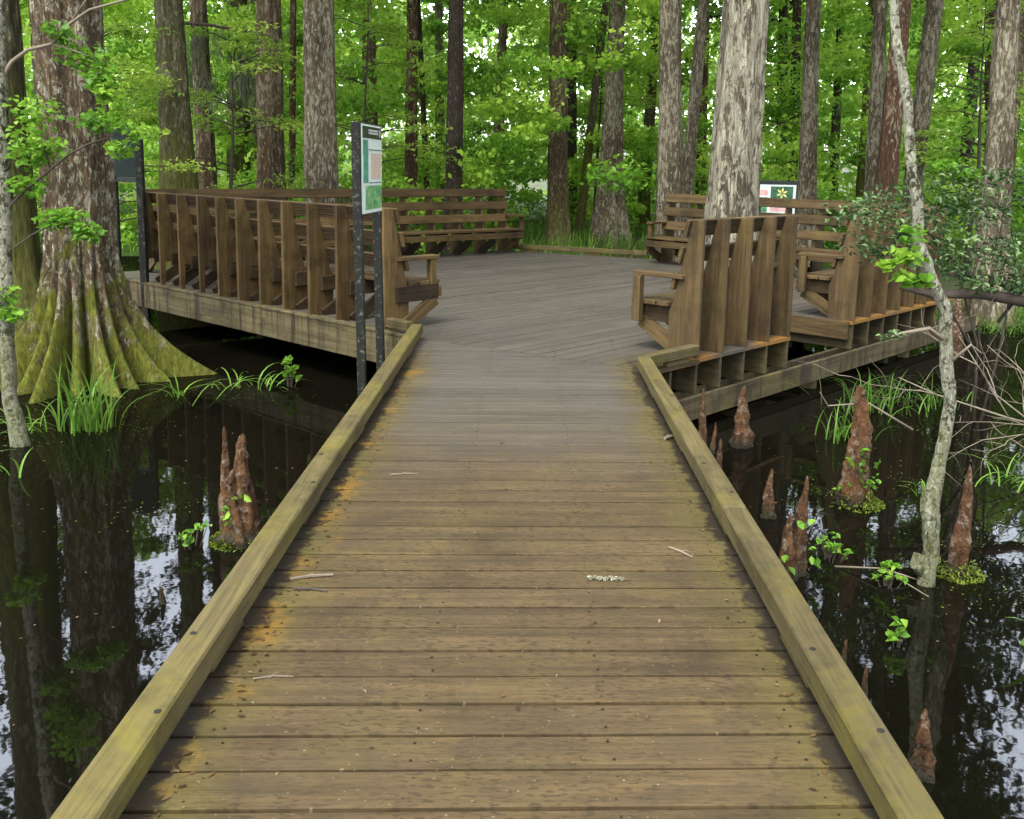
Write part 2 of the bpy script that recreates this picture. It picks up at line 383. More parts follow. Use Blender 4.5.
OR = Vector((1.0, 7.30)); UR = Vector((.678, .735)).normalized()       # right-hand edge of the platform
OL = Vector((-1.05, 8.555)); UL = Vector((-.743, .669)).normalized()   # left-hand edge
E1 = (-.45, 17.9); UFL = Vector((-.743, -.669)).normalized()
LV = (-5.94, 12.95); RV = (6.09, 12.82); E2 = (2.25, 16.68)
seamL, seamR = (-1.03, 8.54), (1.0, 7.30)
walk_region = [(-1.02, -2.6), (.99, -2.6), (.99, 7.28), (-1.02, 8.52)]
plat_region = [seamR, RV, E2, E1, LV, seamL]
walk = MB(); sk = .053; d = Vector((1, sk)).normalized(); pitch = .1551
for k in range(-32, 46):
    y0 = 2.252 + k * pitch; g = .0055 + random.random() * .003
    quad = [(-1.5, y0 - 1.5 * sk + g), (1.5, y0 + 1.5 * sk + g), (1.5, y0 + pitch + 1.5 * sk - g), (-1.5, y0 + pitch - 1.5 * sk - g)]
    j = random.uniform(-.012, .012)
    plank(walk, clip(quad, [(a + (j if a < 0 else -j * .5), b) for a, b in walk_region]), d)
sc_ = MB()
for k in range(-2, 46):
    for xs in (-.80, -.27, .26, .79):
        for dy in (.035, .118):
            x_ = xs + random.uniform(-.012, .012); y_ = 2.252 + k * pitch + xs * sk + dy + random.uniform(-.006, .006); sc_.tube([(x_, y_, -.002), (x_, y_, .0016)], [.0042, .0042], 6)
bw = walk.build('boardwalk', M['deck'], bevel=.003); tag(bw, kind='structure')
plat = MB(); nR = Vector((-UR.y, UR.x)); w = .146
S1, S2 = 2.30, 3.66; NDEPTH = .95                   # the notch between the two right-hand benches
for k in range(0, 62):
    g_ = .006 + random.random() * .004; a0, a1 = k * w + g_, (k + 1) * w - .002
    def pt(s, a): p = OR + UR * s + nR * a; return (p.x, p.y)
    spans = [(-12, 14)] if a0 > NDEPTH - .02 else [(-12, S1), (S2, 14)]
    for s0, s1 in spans:
        cuts = [s0]; s = s0 + random.uniform(2.5, 4.5)
        while s < s1 - 1.0: cuts.append(s); s += 3.66
        cuts.append(s1)
        for c0, c1 in zip(cuts, cuts[1:]):
            plank(plat, clip([pt(c0 + .002, a0), pt(c1 - .002, a0), pt(c1 - .002, a1), pt(c0 + .002, a1)], plat_region), UR)
pf = plat.build('viewing_platform', M['deck'], bevel=.004); tag(pf, kind='structure')

tag(sc_.build('screws', simple('rusty_screw', (.02, .013, .008), .6), bw), kind='stuff')
M['bolt'] = simple('dark_bolt', (.012, .010, .008), .6)
# kerbs of the boardwalk: beams lying on short blocks
def kerb_run(p0, p1, parent, blocks=True, w=.105, joint=2.44):
    p0, p1 = Vector(p0), Vector(p1); L = (p1 - p0).length; d = (p1 - p0).normalized(); s = 0
    while s < L - .05:
        e = min(L, s + joint); m = MB(); a = p0 + d * (s + .002); b = p0 + d * (e - .002)
        m.board((a.x, a.y, .09), (b.x, b.y, .09), w, .085)
        m.build('kerb', M['kerb'], parent, bevel=.007); s = e
    m = MB(); s = 1.1
    while s < L and L > 2.4 and blocks:
        for ds, dw in ((0, -.028), (.42, .024)):
            a = p0 + d * (s + ds) + Vector((-d.y, d.x)) * dw; m.tube([(a.x, a.y, .128), (a.x, a.y, .1342)], [.011, .010], 8)
        s += 1.83
    if m.v: m.build('bolt', M['bolt'], parent)
    if blocks:
        m = MB(); s = .3
        while s < L:
            a = p0 + d * s; b = p0 + d * min(L, s + .32); m.board((a.x, a.y, .0235), (b.x, b.y, .0235), w - .040, .046); s += 1.22
        m.build('kerb_block', M['kerb'], parent, bevel=.004)
kerb_run((-.957, -2.5), (-.972, 8.50), bw, joint=3.66); kerb_run((.905, -2.5), (.925, 7.18), bw, joint=3.2)
m = MB()
for x in (-1.045, 1.015): m.board((x, -2.6, -.15), (x, 7.1 if x > 0 else 8.4, -.15), .04, .225)
m.build('rim_joist', M['fascia'], bw)
m = MB()
for x in (-.86, .84):
    for y in np.arange(-1.6, 8, 2.4): m.tube([(x, y, -1.3), (x, y, -.26)], [.085, .085], 10)
m.build('pile', M['joist'], bw)
m = MB()
for y in np.arange(-1.6, 8, 2.4):
    for dy in (-.11, .11): m.board((-1.02, y + dy, -.36), (1.0, y + dy, -.36), .04, .2)
for x in (-.5, 0, .5): m.board((x, -2.6, -.145), (x, 7.4, -.145), .04, .2)
m.build('crossbeam', M['joist'], bw)

M['beam'] = wood('beam_wood', (.040, .030, .014), (.100, .082, .038), alg=.5, dark=.9, var=.3, drip=True)
# platform edges
def P3(o, u, s, a, z, n): p = o + u * s + n * a; return (p.x, p.y, z)
nLin = Vector((.669, .743)).normalized()
m = MB(); L = (Vector(LV) - OL).length
s = 0
while s < L:
    e = min(L, s + random.uniform(1.6, 2.6)); m.board(P3(OL, UL, s + .002, -.02, -.155, nLin), P3(OL, UL, e - .002, -.02, -.155, nLin), .04, .30); s = e
m.build('fascia_board', M['fascia'], pf, bevel=.004)
m = MB(); m.board(P3(OL, UL, .0, -.0, .006, nLin), P3(OL, UL, L, -.0, .006, nLin), .10, .022)
m.build('ledge_board', M['fascia'], pf, bevel=.003)
kerb_run(P3(OL, UL, .03, .03, 0, nLin)[:2], P3(OL, UL, .33, .03, 0, nLin)[:2], pf, False, .09)
kerb_run(P3(OR, UR, -.11, -.0, 0, nR)[:2], P3(OR, UR, .62, -.0, 0, nR)[:2], pf, True, .09)
kerb_run((-.35, 17.82), (2.15, 16.84), pf, True, .1)
m = MB(); LR = (Vector(RV) - OR).length; s = -.1
for a, zt in ((-.01, 0), (.16, 0)):
    s = -.1
    while s < LR:
        e = min(LR, s + random.uniform(2.2, 3.2)); m.board(P3(OR, UR, s + .002, a, -.405, nR), P3(OR, UR, e - .002, a, -.405, nR), .04, .20); s = e
m.build('edge_beam', M['beam'], pf, bevel=.004)
posts1 = [.68, 1.06, 1.45, 1.86, 2.26]; posts2 = [3.70, 4.10, 4.50, 4.90, 5.30, 5.70, 6.10]
m = MB()
for s in [.02, .30] + posts1 + posts2:
    m.board(P3(OR, UR, s, .015, -.170, nR), P3(OR, UR, s, 2.2, -.170, nR), .035, .265, (0, 0, 1))
m.build('joist', M['joist'], pf, bevel=.003)
m = MB()
m.board(P3(OR, UR, S1 + .01, NDEPTH + .02, -.10, nR), P3(OR, UR, S2 - .01, NDEPTH + .02, -.10, nR), .04, .19)
m.board(P3(OR, UR, S2 - .022, .04, -.10, nR), P3(OR, UR, S2 - .022, NDEPTH - .01, -.10, nR), .04, .19)
m.board(P3(OR, UR, -.10, .0, -.0205, nR), P3(OR, UR, .66, .0, -.0205, nR), .05, .035)
m.build('notch_trim', M['benchr'], pf, bevel=.003)
m = MB()
for s in (.5, 2.9, 5.3):
    m.tube([P3(OR, UR, s, .08, -1.3, nR), P3(OR, UR, s, .08, -.51, nR)], [.08, .08], 10)
for s in (.4, 2.6, 4.8): m.tube([P3(OL, UL, s, 1.6, -1.3, nLin), P3(OL, UL, s, 1.6, -.2, nLin)], [.08, .08], 10)
for x, y in ((0, 9), (2, 11), (-3.5, 13), (0, 13), (3.8, 13), (-1, 16), (1.8, 15.5)):
    m.tube([(x, y, -1.3), (x, y, -.2)], [.08, .08], 10)
m.build('pile', M['joist'], pf)
m = MB()
for a in (2.4, 4.4, 6.4, 8.2): m.board(P3(OR, UR, -.25, a, -.30, nR), P3(OR, UR, 6.5, a, -.30, nR), .06, .22)
m.build('crossbeam', M['joist'], pf)

# ------------------------------------------------------------------ benches
def bench(origin, u, posts, mat, label, arms=(True, True), short=(), group='slatted benches around the platform'):
    rz = math.atan2(u.y, u.x); t = empty('bench', (origin[0], origin[1], 0.0), rz, label, 'bench', group)
    s0, s1 = posts[0], posts[-1]
    for i, s in enumerate(posts):
        m = MB(); y0 = .006
        if i in short: prof = [(y0, .0), (y0 + .06, .0), (y0 + .07, .31), (.29, .31), (.30, .38), (.27, .46), (.115, 1.15), (y0, 1.15)]
        else: prof = [(y0, .0), (.30, .0), (.31, .36), (.27, .46), (.115, 1.15), (y0, 1.15)]
        if i in short: m.prism([(s - .019, a, b) for a, b in prof], (1, 0, 0), .038)
        else: m.prism([(s - .019, a, b) for a, b in prof], (1, 0, 0), .038)
        m.build('post', mat, t, bevel=.004)
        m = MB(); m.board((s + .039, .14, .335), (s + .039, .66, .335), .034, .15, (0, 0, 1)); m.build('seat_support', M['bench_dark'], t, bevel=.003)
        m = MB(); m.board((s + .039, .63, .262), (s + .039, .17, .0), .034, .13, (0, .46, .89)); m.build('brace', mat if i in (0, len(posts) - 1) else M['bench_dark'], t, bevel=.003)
    # slope of the backrest
    a, b = Vector((0, .275, .46)), Vector((0, .115, 1.15)); dd = (b - a).normalized(); nn = Vector((0, dd.z, -dd.y))
    for k in range(3):
        c = b - dd * (.075 + k * .232) + nn * .021
        m = MB(); j = random.uniform(-.008, .008)
        m.board((s0 - .05, c.y, c.z + j * .3), (s1 + .05, c.y, c.z - j * .3), .14, .036, nn)
        sl_ = m.build('backrest_slat', mat, t, bevel=.003); m = MB()
        # grooved back of the board, its dark colour painting in shade
        for g in range(5):
            q = c + dd * (-.056 + g * .028) - nn * .0215
            m.board((s0 - .03, q.y, q.z), (s1 + .03, q.y, q.z), .020, .008, nn)
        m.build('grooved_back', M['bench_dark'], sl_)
    for k in range(3):
        m = MB(); y = .36 + k * .13; m.board((s0 - .05, y, .429), (s1 + .05, y, .429), .118, .036); m.build('seat_slat', mat, t, bevel=.004)
    m = MB(); m.board((s0 - .02, .682, .335), (s1 + .06, .682, .335), .036, .10); m.build('front_rail', mat, t, bevel=.003)
    for side, s in ((0, s0), (1, s1)):
        if not arms[side]: continue
        x = s + (-.0 if side == 0 else .0)
        m = MB(); m.board((x, .16, .672), (x, .67, .672), .125, .036); m.build('armrest', mat, t, bevel=.004)
        m = MB(); m.board((x - .065 if side == 0 else x + .02, .60, .26), (x - .065 if side == 0 else x + .02, .60, .652), .068, .075, (0, 1, 0)); m.build('arm_post', mat, t, bevel=.004)
    return t
# near left: origin at its far-left end, running back towards the boardwalk
sl = [.38] + [(OL.x - x) / .743 for x in (-1.87, -2.22, -2.56, -2.89, -3.22, -3.53, -3.84, -4.19, -4.55, -4.88)]
Lb = 5.3
pl = sorted(Lb - s for s in sl); oo = OL + UL * Lb
bench(oo, -UL, pl, M['bench'], 'long wooden bench on the near left edge, its row of back posts facing outward', short=(0, 1, 2, 3))
bench(OR, UR, posts1, M['benchr'], 'short wooden bench seen from behind, in front of the big white-barked trunk')
bench(OR, UR, posts2, M['benchr'], 'wooden bench on the right edge beyond the open notch, half hidden by holly branches', arms=(True, False))
bench(E1, UFL, [.12 + .55 * i for i in range(13)], M['bench'], 'long wooden bench along the far left edge of the platform, seat facing the camera')
dFR = (Vector(E2) - Vector(RV)).normalized()
bench(RV, dFR, [.62 + .555 * i for i in range(9)], M['benchr'], 'wooden bench along the far right edge of the platform, partly behind the white-barked trunk')

# ------------------------------------------------------------------ signs
def glyph_row(m, x0, x1, z, h, y, rough=.75):
    """a row of tiny printed strokes, too small to read in the photo"""
    x = x0
    while x < x1:
        wd = random.uniform(.006, .022); m.board((x, y, z), (min(x + wd, x1), y, z), h * random.uniform(.6, 1), .0008, (0, 1, 0)) if random.random() < rough + .1 else None
        x += wd + .006
def lettering(mb, text, x0, z, hgt, y):
    """block letters from strokes"""
    S = {'T': [(0, 1, 1, 1), (.5, 1, .5, 0)], 'R': [(0, 0, 0, 1), (0, 1, 1, 1), (1, 1, 1, .5), (1, .5, 0, .5), (.4, .5, 1, 0)], 'E': [(0, 0, 0, 1), (0, 1, 1, 1), (0, .5, .8, .5), (0, 0, 1, 0)], 'S': [(1, 1, 0, 1), (0, 1, 0, .5), (0, .5, 1, .5), (1, .5, 1, 0), (1, 0, 0, 0)]}
s1 = empty('information_sign', (0, 0, 0), 0, 'tall sign with black header and green picture on black posts beside the left kerb', 'sign')
m = MB()
pA, pB = Vector((-1.33, 7.7, 0)), Vector((-1.28, 8.42, 0)); du = (pB - pA).normalized(); fn = Vector((du.y, -du.x, 0))
for p, top, bx in ((pA, 1.88, -.05), (pB, 1.20, -.05)):
    q = MB(); p = p - fn * .045
    q.board((p.x - bx, p.y, -1.2), (p.x - bx * .0, p.y, top), .07, .07, (1, 0, 0)); q.build('post', M['black'], s1, bevel=.006)
white = simple('sign_white', (.62, .70, .66), .35, .5, .08); blackp = simple('sign_black', (.012, .018, .017), .3, .5, .2)
def rect(name, mat, parent, u0, u1, z0, z1, off, shape=None):
    """a flat piece on the face of a sign, given along its width u and height z"""
    q = MB(); a = sign_o + sign_u * u0 + sign_n * off; b = sign_o + sign_u * u1 + sign_n * off
    q.board((a.x, a.y, (z0 + z1) / 2 + a.z), (b.x, b.y, (z0 + z1) / 2 + b.z), (z1 - z0), .003, tuple(sign_n)); return q.build(name, mat, parent)
sign_o, sign_u, sign_n = pA.copy(), du, fn
panel = rect('panel', white, s1, 0, .72, 1.15, 1.87, 0); 
rect('panel_backing', blackp, s1, -.02, .74, 1.14, 1.88, -.006)
rect('header', blackp, panel, .03, .70, 1.76, 1.855, .004)
pale = simple('print_pale', (.50, .55, .52), .5); ink = simple('print_ink', (.10, .12, .13), .5)
q = MB()
for k in range(2):
    z = 1.825 - k * .022; x = .22
    while x < .56:
        wd = random.uniform(.008, .018); a = sign_o + sign_u * x + sign_n * .0065; b = sign_o + sign_u * (x + wd) + sign_n * .0065
        q.board((a.x, a.y, z), (b.x, b.y, z), random.uniform(.010, .018), .001, tuple(sign_n)); x += wd + .008
a = sign_o + sign_u * .62 + sign_n * .0065; b = sign_o + sign_u * .65 + sign_n * .0065
q.board((a.x, a.y, 1.81), (b.x, b.y, 1.81), .06, .001, tuple(sign_n))
q.build('header_print', pale, panel)
def picture(name, c1, c2, c3, sc=9, seed=0):
    t = NT(name); o = t.scale(t.pos(), (sc, sc, sc * 1.3), (seed, seed, 0)); f = t.noise(o, 1.0, 4, .6, 1.0); f2 = t.noise(o, 3.1, 3, .6)
    c = t.mix(t.step(f, .38, .6), c1, c2); c = t.mix(t.step(f2, .56, .64), c, c3); return t.finish(c, .35, None, .5)
pg = picture('print_green_picture', (.03, .22, .10), (.20, .42, .14), (.35, .50, .30), 8)
pg2 = picture('print_green_band', (.02, .15, .09), (.05, .30, .17), (.25, .45, .36), 6, 3)
rect('side_picture', pg2, panel, .05, .21, 1.40, 1.745, .004)
rect('large_picture', pg, panel, .12, .70, 1.18, 1.375, .004)
t = NT('print_text_beige'); z = t.xyz(t.pos())[2]; s_ = t.math('SINE', t.math('MULTIPLY', z, 6.283 / .016)); nn_ = t.noise(t.scale(t.pos(), (60, 60, 10)), 1, 2)
c = t.mix(t.math('MULTIPLY', t.step(s_, .2, .6), t.step(nn_, .36, .46)), (.58, .47, .35), (.30, .22, .20)); beige = t.finish(c, .5)
rect('text_block', beige, panel, .32, .67, 1.43, 1.64, .004)
rect('rule_line', ink, panel, .24, .70, 1.665, 1.673, .004); rect('rule_line', ink, panel, .24, .70, 1.395, 1.402, .0045)
# low display board beyond the far right bench
s3 = empty('display_board', (0, 0, 0), 0, 'low landscape display board with red and yellow flower photos behind the far right bench', 'sign')
sign_o = Vector((3.46, 17.0, 0)); sign_u = Vector((1, -.02, 0)).normalized(); sign_n = Vector((-.02, -1, 0)).normalized()
rect('panel_backing', blackp, s3, -.03, 1.30, .80, 1.40, -.008); panel = rect('panel', white, s3, 0, 1.27, .82, 1.33, 0)
rect('header', blackp, panel, .0, 1.27, 1.331, 1.395, .003)
dg = picture('print_dark_green', (.01, .05, .03), (.03, .12, .06), (.08, .2, .1), 12)
ph = rect('flower_photo', dg, panel, .83, 1.22, 1.06, 1.30, .004)
pk = simple('print_pink_text', (.62, .38, .36), .5, .3, .25); yl = simple('print_yellow', (.72, .70, .22), .5, .3, .3); rd = simple('print_red', (.62, .06, .07), .5, .3, .3)
rect('text_block', pk, panel, .83, 1.22, .86, 1.03, .004); rect('text_block', pk, panel, .30, .78, 1.14, 1.24, .004); 
ph2 = rect('flower_photo', picture('print_mid_green', (.02, .10, .04), (.06, .25, .10), (.2, .4, .2), 12), panel, .30, .78, .85, 1.11, .004)
def flower(parent, mat, cu, cz, r, n=5):
    q = MB()
    for k in range(n):
        a = 6.283 * k / n + .4
        pts = []
        for (rr, da) in ((.1, 0), (.6, .32), (1, 0), (.6, -.32)):
            p = sign_o + sign_u * (cu + r * rr * math.cos(a + da)) + sign_n * .0075; pts.append((p.x, p.y, cz + r * rr * math.sin(a + da)))
        q.prism(pts, tuple(sign_n), .001)
    q.build('flower', mat, parent)
flower(ph, yl, 1.03, 1.18, .105, 6); flower(ph2, rd, .56, .98, .12, 5)
for k in (.15, 1.12):
    q = MB(); p = sign_o + sign_u * k - sign_n * .06; q.board((p.x, p.y, -1.1), (p.x, p.y, 1.33), .09, .09, (1, 0, 0)); q.build('post', M['black'], s3)
# second tall sign, seen edge-on past the far end of the near left bench
s2 = empty('notice_board', (0, 0, 0), 0, 'grey notice board on a lichen-spotted post at the left end of the near left bench', 'sign')
q = MB(); q.board((-4.86, 11.98, -1.2), (-4.83, 11.93, 1.80), .085, .085, (1, 0, 0)); q.build('post', M['black'], s2, bevel=.006)
q = MB(); q.board((-5.26, 12.15, -1.2), (-5.24, 12.12, 1.35), .07, .07, (1, 0, 0)); q.build('post', M['black'], s2, bevel=.006)
sign_o = Vector((-5.22, 12.10, 0)); sign_u = Vector((.9, -.25, 0)).normalized(); sign_n = Vector((-.25, -.9, 0)).normalized()
grey = simple('sign_back_grey', (.016, .024, .022), .85, .1, .15)
pn = rect('panel', grey, s2, 0, .335, 1.33, 1.90, 0); rect('frame', blackp, pn, -.02, .35, 1.27, 1.329, .0); rect('frame', blackp, pn, -.02, .35, 1.901, 1.94, .0); rect('frame', blackp, pn, -.022, -.001, 1.33, 1.90, .0)

# ------------------------------------------------------------------ trees
def trunk_mesh(name, H, r0, rb, lean=(0, 0), lobes=6, flare_h=.9, seed=0, bend=.15, nside=40, roots=None, zb=-.55, rtop=.35):
    rs = np.random.default_rng(seed); th = np.linspace(0, 2 * np.pi, nside, endpoint=False)
    zs = np.concatenate([np.linspace(zb, 1.4, 26), np.linspace(1.55, 6, 22), np.linspace(6.5, H, 14)]); ph = rs.random(8) * 6.28
    lob = np.cos(lobes * th + ph[0]) * .6 + np.cos((lobes + 2) * th + ph[1]) * .4
    V = []
    for z in zs:
        g = np.exp(-(z - zb) / flare_h)
        # r0: radius in the upper part of the view, rb: radius near the ground
        taper = 1 - (1 - rtop) * max(0, (z - 3)) / (H - 3)
        r = r0 * taper * (1 + .07 * np.cos(lobes * th + ph[0] + z * .06)) + (rb - r0) * (np.exp(-(z - .3) / 1.5) if z > .3 else 1 + (.3 - z) * .2)
        r = r + g * rb * (.55 + .65 * np.clip(lob, -.4, 1)) * .8
        if roots:
            u_ = max(0, 1 - (z - zb) / 1.75); fl = u_ ** 2.5 + .07 * u_
            ang = sorted([(q[0] % (2 * np.pi), q[1]) for q in roots]); an = np.array([q[0] for q in ang]); ln = np.array([q[1] for q in ang])
            ae = np.append(an, an[0] + 2 * np.pi); le = np.append(ln, ln[0]); tt = np.where(th < an[0], th + 2 * np.pi, th) + .05 * math.sin(z * 2.1)
            tt = np.where(tt >= ae[-1], tt - 2 * np.pi, tt); tt = np.where(tt < an[0], tt + 2 * np.pi, tt)
            k_i = np.clip(np.searchsorted(ae, tt, side='right') - 1, 0, len(an) - 1); u2 = (tt - ae[k_i]) / (ae[k_i + 1] - ae[k_i])
            L_ = le[k_i] * (1 - u2) ** 1.0 + le[k_i + 1] * u2; gv = (1 - np.abs(2 * u2 - 1)) ** 1.7
            r = r * (1 - .38 * gv * min(1, u_ * 1.6)) + L_ * fl * (1 - .78 * gv)
        r = r * (1 + .018 * np.sin(5 * th + z * 3 + ph[2]) + .02 * np.sin(9 * th - z * 2 + ph[3])) + rs.normal(size=nside) * .004
        zz = z - zb
        cx = lean[0] * zz + bend * r0 * (math.sin(z * .45 + ph[4]) - math.sin(zb * .45 + ph[4])); cy = lean[1] * zz + bend * r0 * (math.sin(z * .5 + ph[5]) - math.sin(zb * .5 + ph[5]))
        V.append(np.stack([cx + r * np.cos(th), cy + r * np.sin(th), np.full(nside, zz)], 1))
    V = np.concatenate(V); nz = len(zs); i = np.arange(nside)
    F = np.concatenate([np.stack([k * nside + i, k * nside + (i + 1) % nside, (k + 1) * nside + (i + 1) % nside, (k + 1) * nside + i], 1) for k in range(nz - 1)])
    return np_mesh(name, V, F, smooth=True)

def make_crown(seed, rx=2.6, rz=3.4, nclump=34, nleaf=95, size=.22):
    rr = random.Random(seed); cs = []; br = MB()
    for i in range(nclump):
        a = rr.random() * 6.283; z = rr.uniform(-rz, rz); rad = rx * math.sqrt(max(.05, 1 - (z / rz) ** 2)) * rr.uniform(.3, 1.05)
        c = (math.cos(a) * rad, math.sin(a) * rad, z); cs.append(c)
        br.tube([(0, 0, z - rad * .55), (c[0] * .5, c[1] * .5, z - rad * .12), c], [.055, .03, .008], 4)
    P, I, Hh = clumps(cs, [rr.uniform(.6, 1.15) for _ in cs], [nleaf] * nclump, .38)
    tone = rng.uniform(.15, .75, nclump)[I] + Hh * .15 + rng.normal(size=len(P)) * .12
    return rhomb_mesh('crown', P, size * rng.uniform(.6, 1.3, len(P)), np.clip(tone, 0, 1), .5, .9), br.mesh('branches')
crowns = [make_crown(i) for i in range(5)]
for c in crowns: c[0].materials.append(M['leaf_canopy']); c[1].materials.append(M['bark_dark'])
def tree(x, y, lean, rt, rb, mat, label, H=19, seed=1, crown=True, lobes=6, flare=.8, roots=None, nside=40, group='trees standing in the swamp', bend=.12, zb=None, cat='tree', name='cypress_tree'):
    gz = float(land_height(np.array(x), np.array(y))) - .15 if zb is None else zb
    root = empty(name, (x, y, gz), 0, label, cat, group)
    link('trunk', trunk_mesh('trunk', H, rt, rb, (lean, 0), lobes, flare, seed, bend, nside, roots, zb=gz), mat, root)
    if crown:
        rr = random.Random(seed); n = 2 if rt > .12 else 1
        for k in range(n):
            a, b = crowns[(seed + k) % 5]; hz = H * (.64 + .24 * k); s = rr.uniform(.75, 1.1) * (1.0 if rt > .12 else .7)
            for nm, me in (('crown', a), ('branches', b)):
                o = link(nm, me, None, root, (lean * hz, 0, hz)); o.scale = (s, s, s); o.rotation_euler = (0, 0, rr.random() * 6 if nm == 'crown' else 0)
                if nm == 'crown': rot = o.rotation_euler[2]
                else: o.rotation_euler = (0, 0, rot)
    return root
# the big buttressed cypress
roots = [(R(75), .8, .16, 1.4), (R(40), .85, .13, 1.5), (R(14), 1.16, .12, 1.25), (R(-6), .62, .10, 1.5), (R(-30), .58, .12, 1.9), (R(-50), .80, .12, 1.8), (R(-72), .55, .11, 2.3), (R(-93), .82, .12, 1.9), (R(-116), .62, .11, 2.2), (R(-140), .90, .13, 1.8), (R(-165), .75, .13, 2.0), (R(170), .7, .2, 1.5), (R(130), .7, .2, 1.4), (R(100), .7, .2, 1.4)]
tree(-4.38, 9.15, .004, .285, .30, M['bark_big'], 'huge red-brown cypress with mossy buttress roots spreading into the water at left', H=20, seed=5, roots=roots, lobes=7, nside=260, zb=-.85, bend=.5, flare=.4)
tree(-5.3, 9.6, -.01, .27, .30, M['bark_moss'], 'flared mossy trunk tucked behind the left side of the huge cypress', H=17, seed=8, lobes=5, nside=120, zb=-.85, roots=[(R(-60), .5, .15, 1.6), (R(-95), .5, .15, 1.7), (R(-130), .5, .15, 1.5)])
T = [ # x, y, lean, r_top, r_base, bark, flare, label
 (-5.79, 16, -.009, .211, .404, 'bark_moss', 1.2, 'mossy flared trunk with a pale streak behind the near left bench'),
 (-7.84, 26, .011, .274, .328, 'bark_moss', .9, 'dim mossy trunk hung with grey moss, just left of the brown mossy trunk'),
 (-5.36, 20, .015, .253, .326, 'bark_brown', .9, 'brown trunk with green moss, just left of the thick pale grey trunk'),
 (-5.46, 22, .026, .069, .093, 'bark_red', .4, 'very thin reddish trunk between the brown mossy trunk and the thick grey trunk'),
 (-3.60, 17, -.003, .268, .349, 'bark_grey', .7, 'thick pale grey trunk rising straight behind the near left bench, left of the tall sign'),
 (-5.90, 35, .008, .147, .147, 'bark_brown', .5, 'far thin brown trunk above the tall sign'),
 (-2.91, 24, 0, .139, .189, 'bark_red', .5, 'slim reddish trunk with pale left edge, right of the tall sign'),
 (-2.65, 26, -.053, .068, .082, 'bark_dark', .4, 'crooked thin dark trunk just right of the slim reddish one'),
 (-3.18, 35, -.011, .166, .184, 'bark_grey', .5, 'distant grey trunk close to the left of the nearly black trunk'),
 (-1.73, 22, .011, .174, .232, 'bark_dark', .5, 'nearly black straight trunk behind the far left bench'),
 (.81, 24, -.033, .215, .303, 'bark_brown', .5, 'brown straight trunk rising just beyond the middle of the far platform edge'),
 (1.43, 30, -.034, .158, .189, 'bark_dark', .5, 'dark trunk directly behind the right side of the brown trunk at the far platform edge'),
 (2.13, 24.5, -.006, .205, .44, 'bark_grey', 1.1, 'grey-black trunk with flared foot, right of the brown trunk beyond the far platform edge'),
 (1.42, 26, .083, .109, .137, 'bark_moss', .5, 'thin leaning mossy trunk left of the grey-black flared trunk'),
 (2.94, 19, -.041, .200, .330, 'bark_grey', .8, 'grey-brown trunk behind the left end of the far right bench'),
 (3.39, 21, .040, .122, .155, 'bark_grey', .5, 'leaning grey-pink trunk between the grey-brown trunk and the big white-barked trunk'),
 (5.43, 30, -.028, .142, .174, 'bark_red', .5, 'distant straight red trunk just left of the big white-barked trunk'),
 (8.49, 32, -.046, .168, .202, 'bark_dark', .5, 'first of the far dark trunks right of the big white-barked trunk'),
 (7.75, 28, -.044, .133, .162, 'bark_dark', .5, 'slim dark trunk just left of the pale flared trunk by the display board'),
 (5.88, 20, -.037, .147, .221, 'bark_grey', .9, 'pale flared trunk directly right of the low display board'),
 (10.84, 34, -.036, .143, .179, 'bark_dark', .5, 'distant dark trunk midway between the display board and the red-brown trunk'),
 (6.15, 17, -.043, .107, .161, 'bark_grey', .5, 'slim silver-grey trunk touching the left side of the red-brown trunk'),
 (5.93, 16, .003, .143, .219, 'bark_red', .6, 'red-brown trunk with white patches behind the lichen-covered leaning tree'),
 (7.14, 18, .025, .152, .180, 'bark_grey', .6, 'grey trunk leaning right, behind the lichen-covered leaning tree'),
 (12.63, 26, -.098, .151, .192, 'bark_red', .5, 'leaning reddish trunk far off near the right side of the picture'),
 (6.87, 14, -.032, .147, .251, 'bark_grey', .9, 'large reddish-grey trunk closest to the right border of the picture'),
]
for i, (x, y, le, rt, rb, bk, fl, lab) in enumerate(T):
    tree(x, y, le, rt, rb * .93, M[bk], lab, H=random.uniform(16, 20), seed=20 + i, flare=fl * .6, nside=36, lobes=5 + i % 3)
tree(2.66, 12.5, .012, .265, .365, M['bark_white'], 'big trunk with white-patched bark growing up through the platform behind the short right bench', H=18, seed=61, flare=.35, nside=60, bend=.05)
# trees further to the sides and back, mostly seen as reflections and between the others
k = 0
for (x, y) in [(-9.5, 17), (-8.6, 12.6), (-11, 22), (9.8, 20), (10.5, 15), (8.8, 11), (-7.0, 21), (11.5, 24), (-13, 27), (-1.0, 31), (4.0, 33), (14, 31), (-9, 32), (7.5, 36), (1.2, 38), (-4.6, 29), (9.4, 27)]:
    k += 1; tree(x, y, random.uniform(-.02, .02), random.uniform(.11, .2), random.uniform(.17, .27), M[['bark_dark', 'bark_brown', 'bark_moss'][k % 3]],
        'slender forest tree standing back among the others in the green undergrowth', H=random.uniform(15, 19), seed=80 + k, nside=24, group='slender trees in the background', flare=.4)

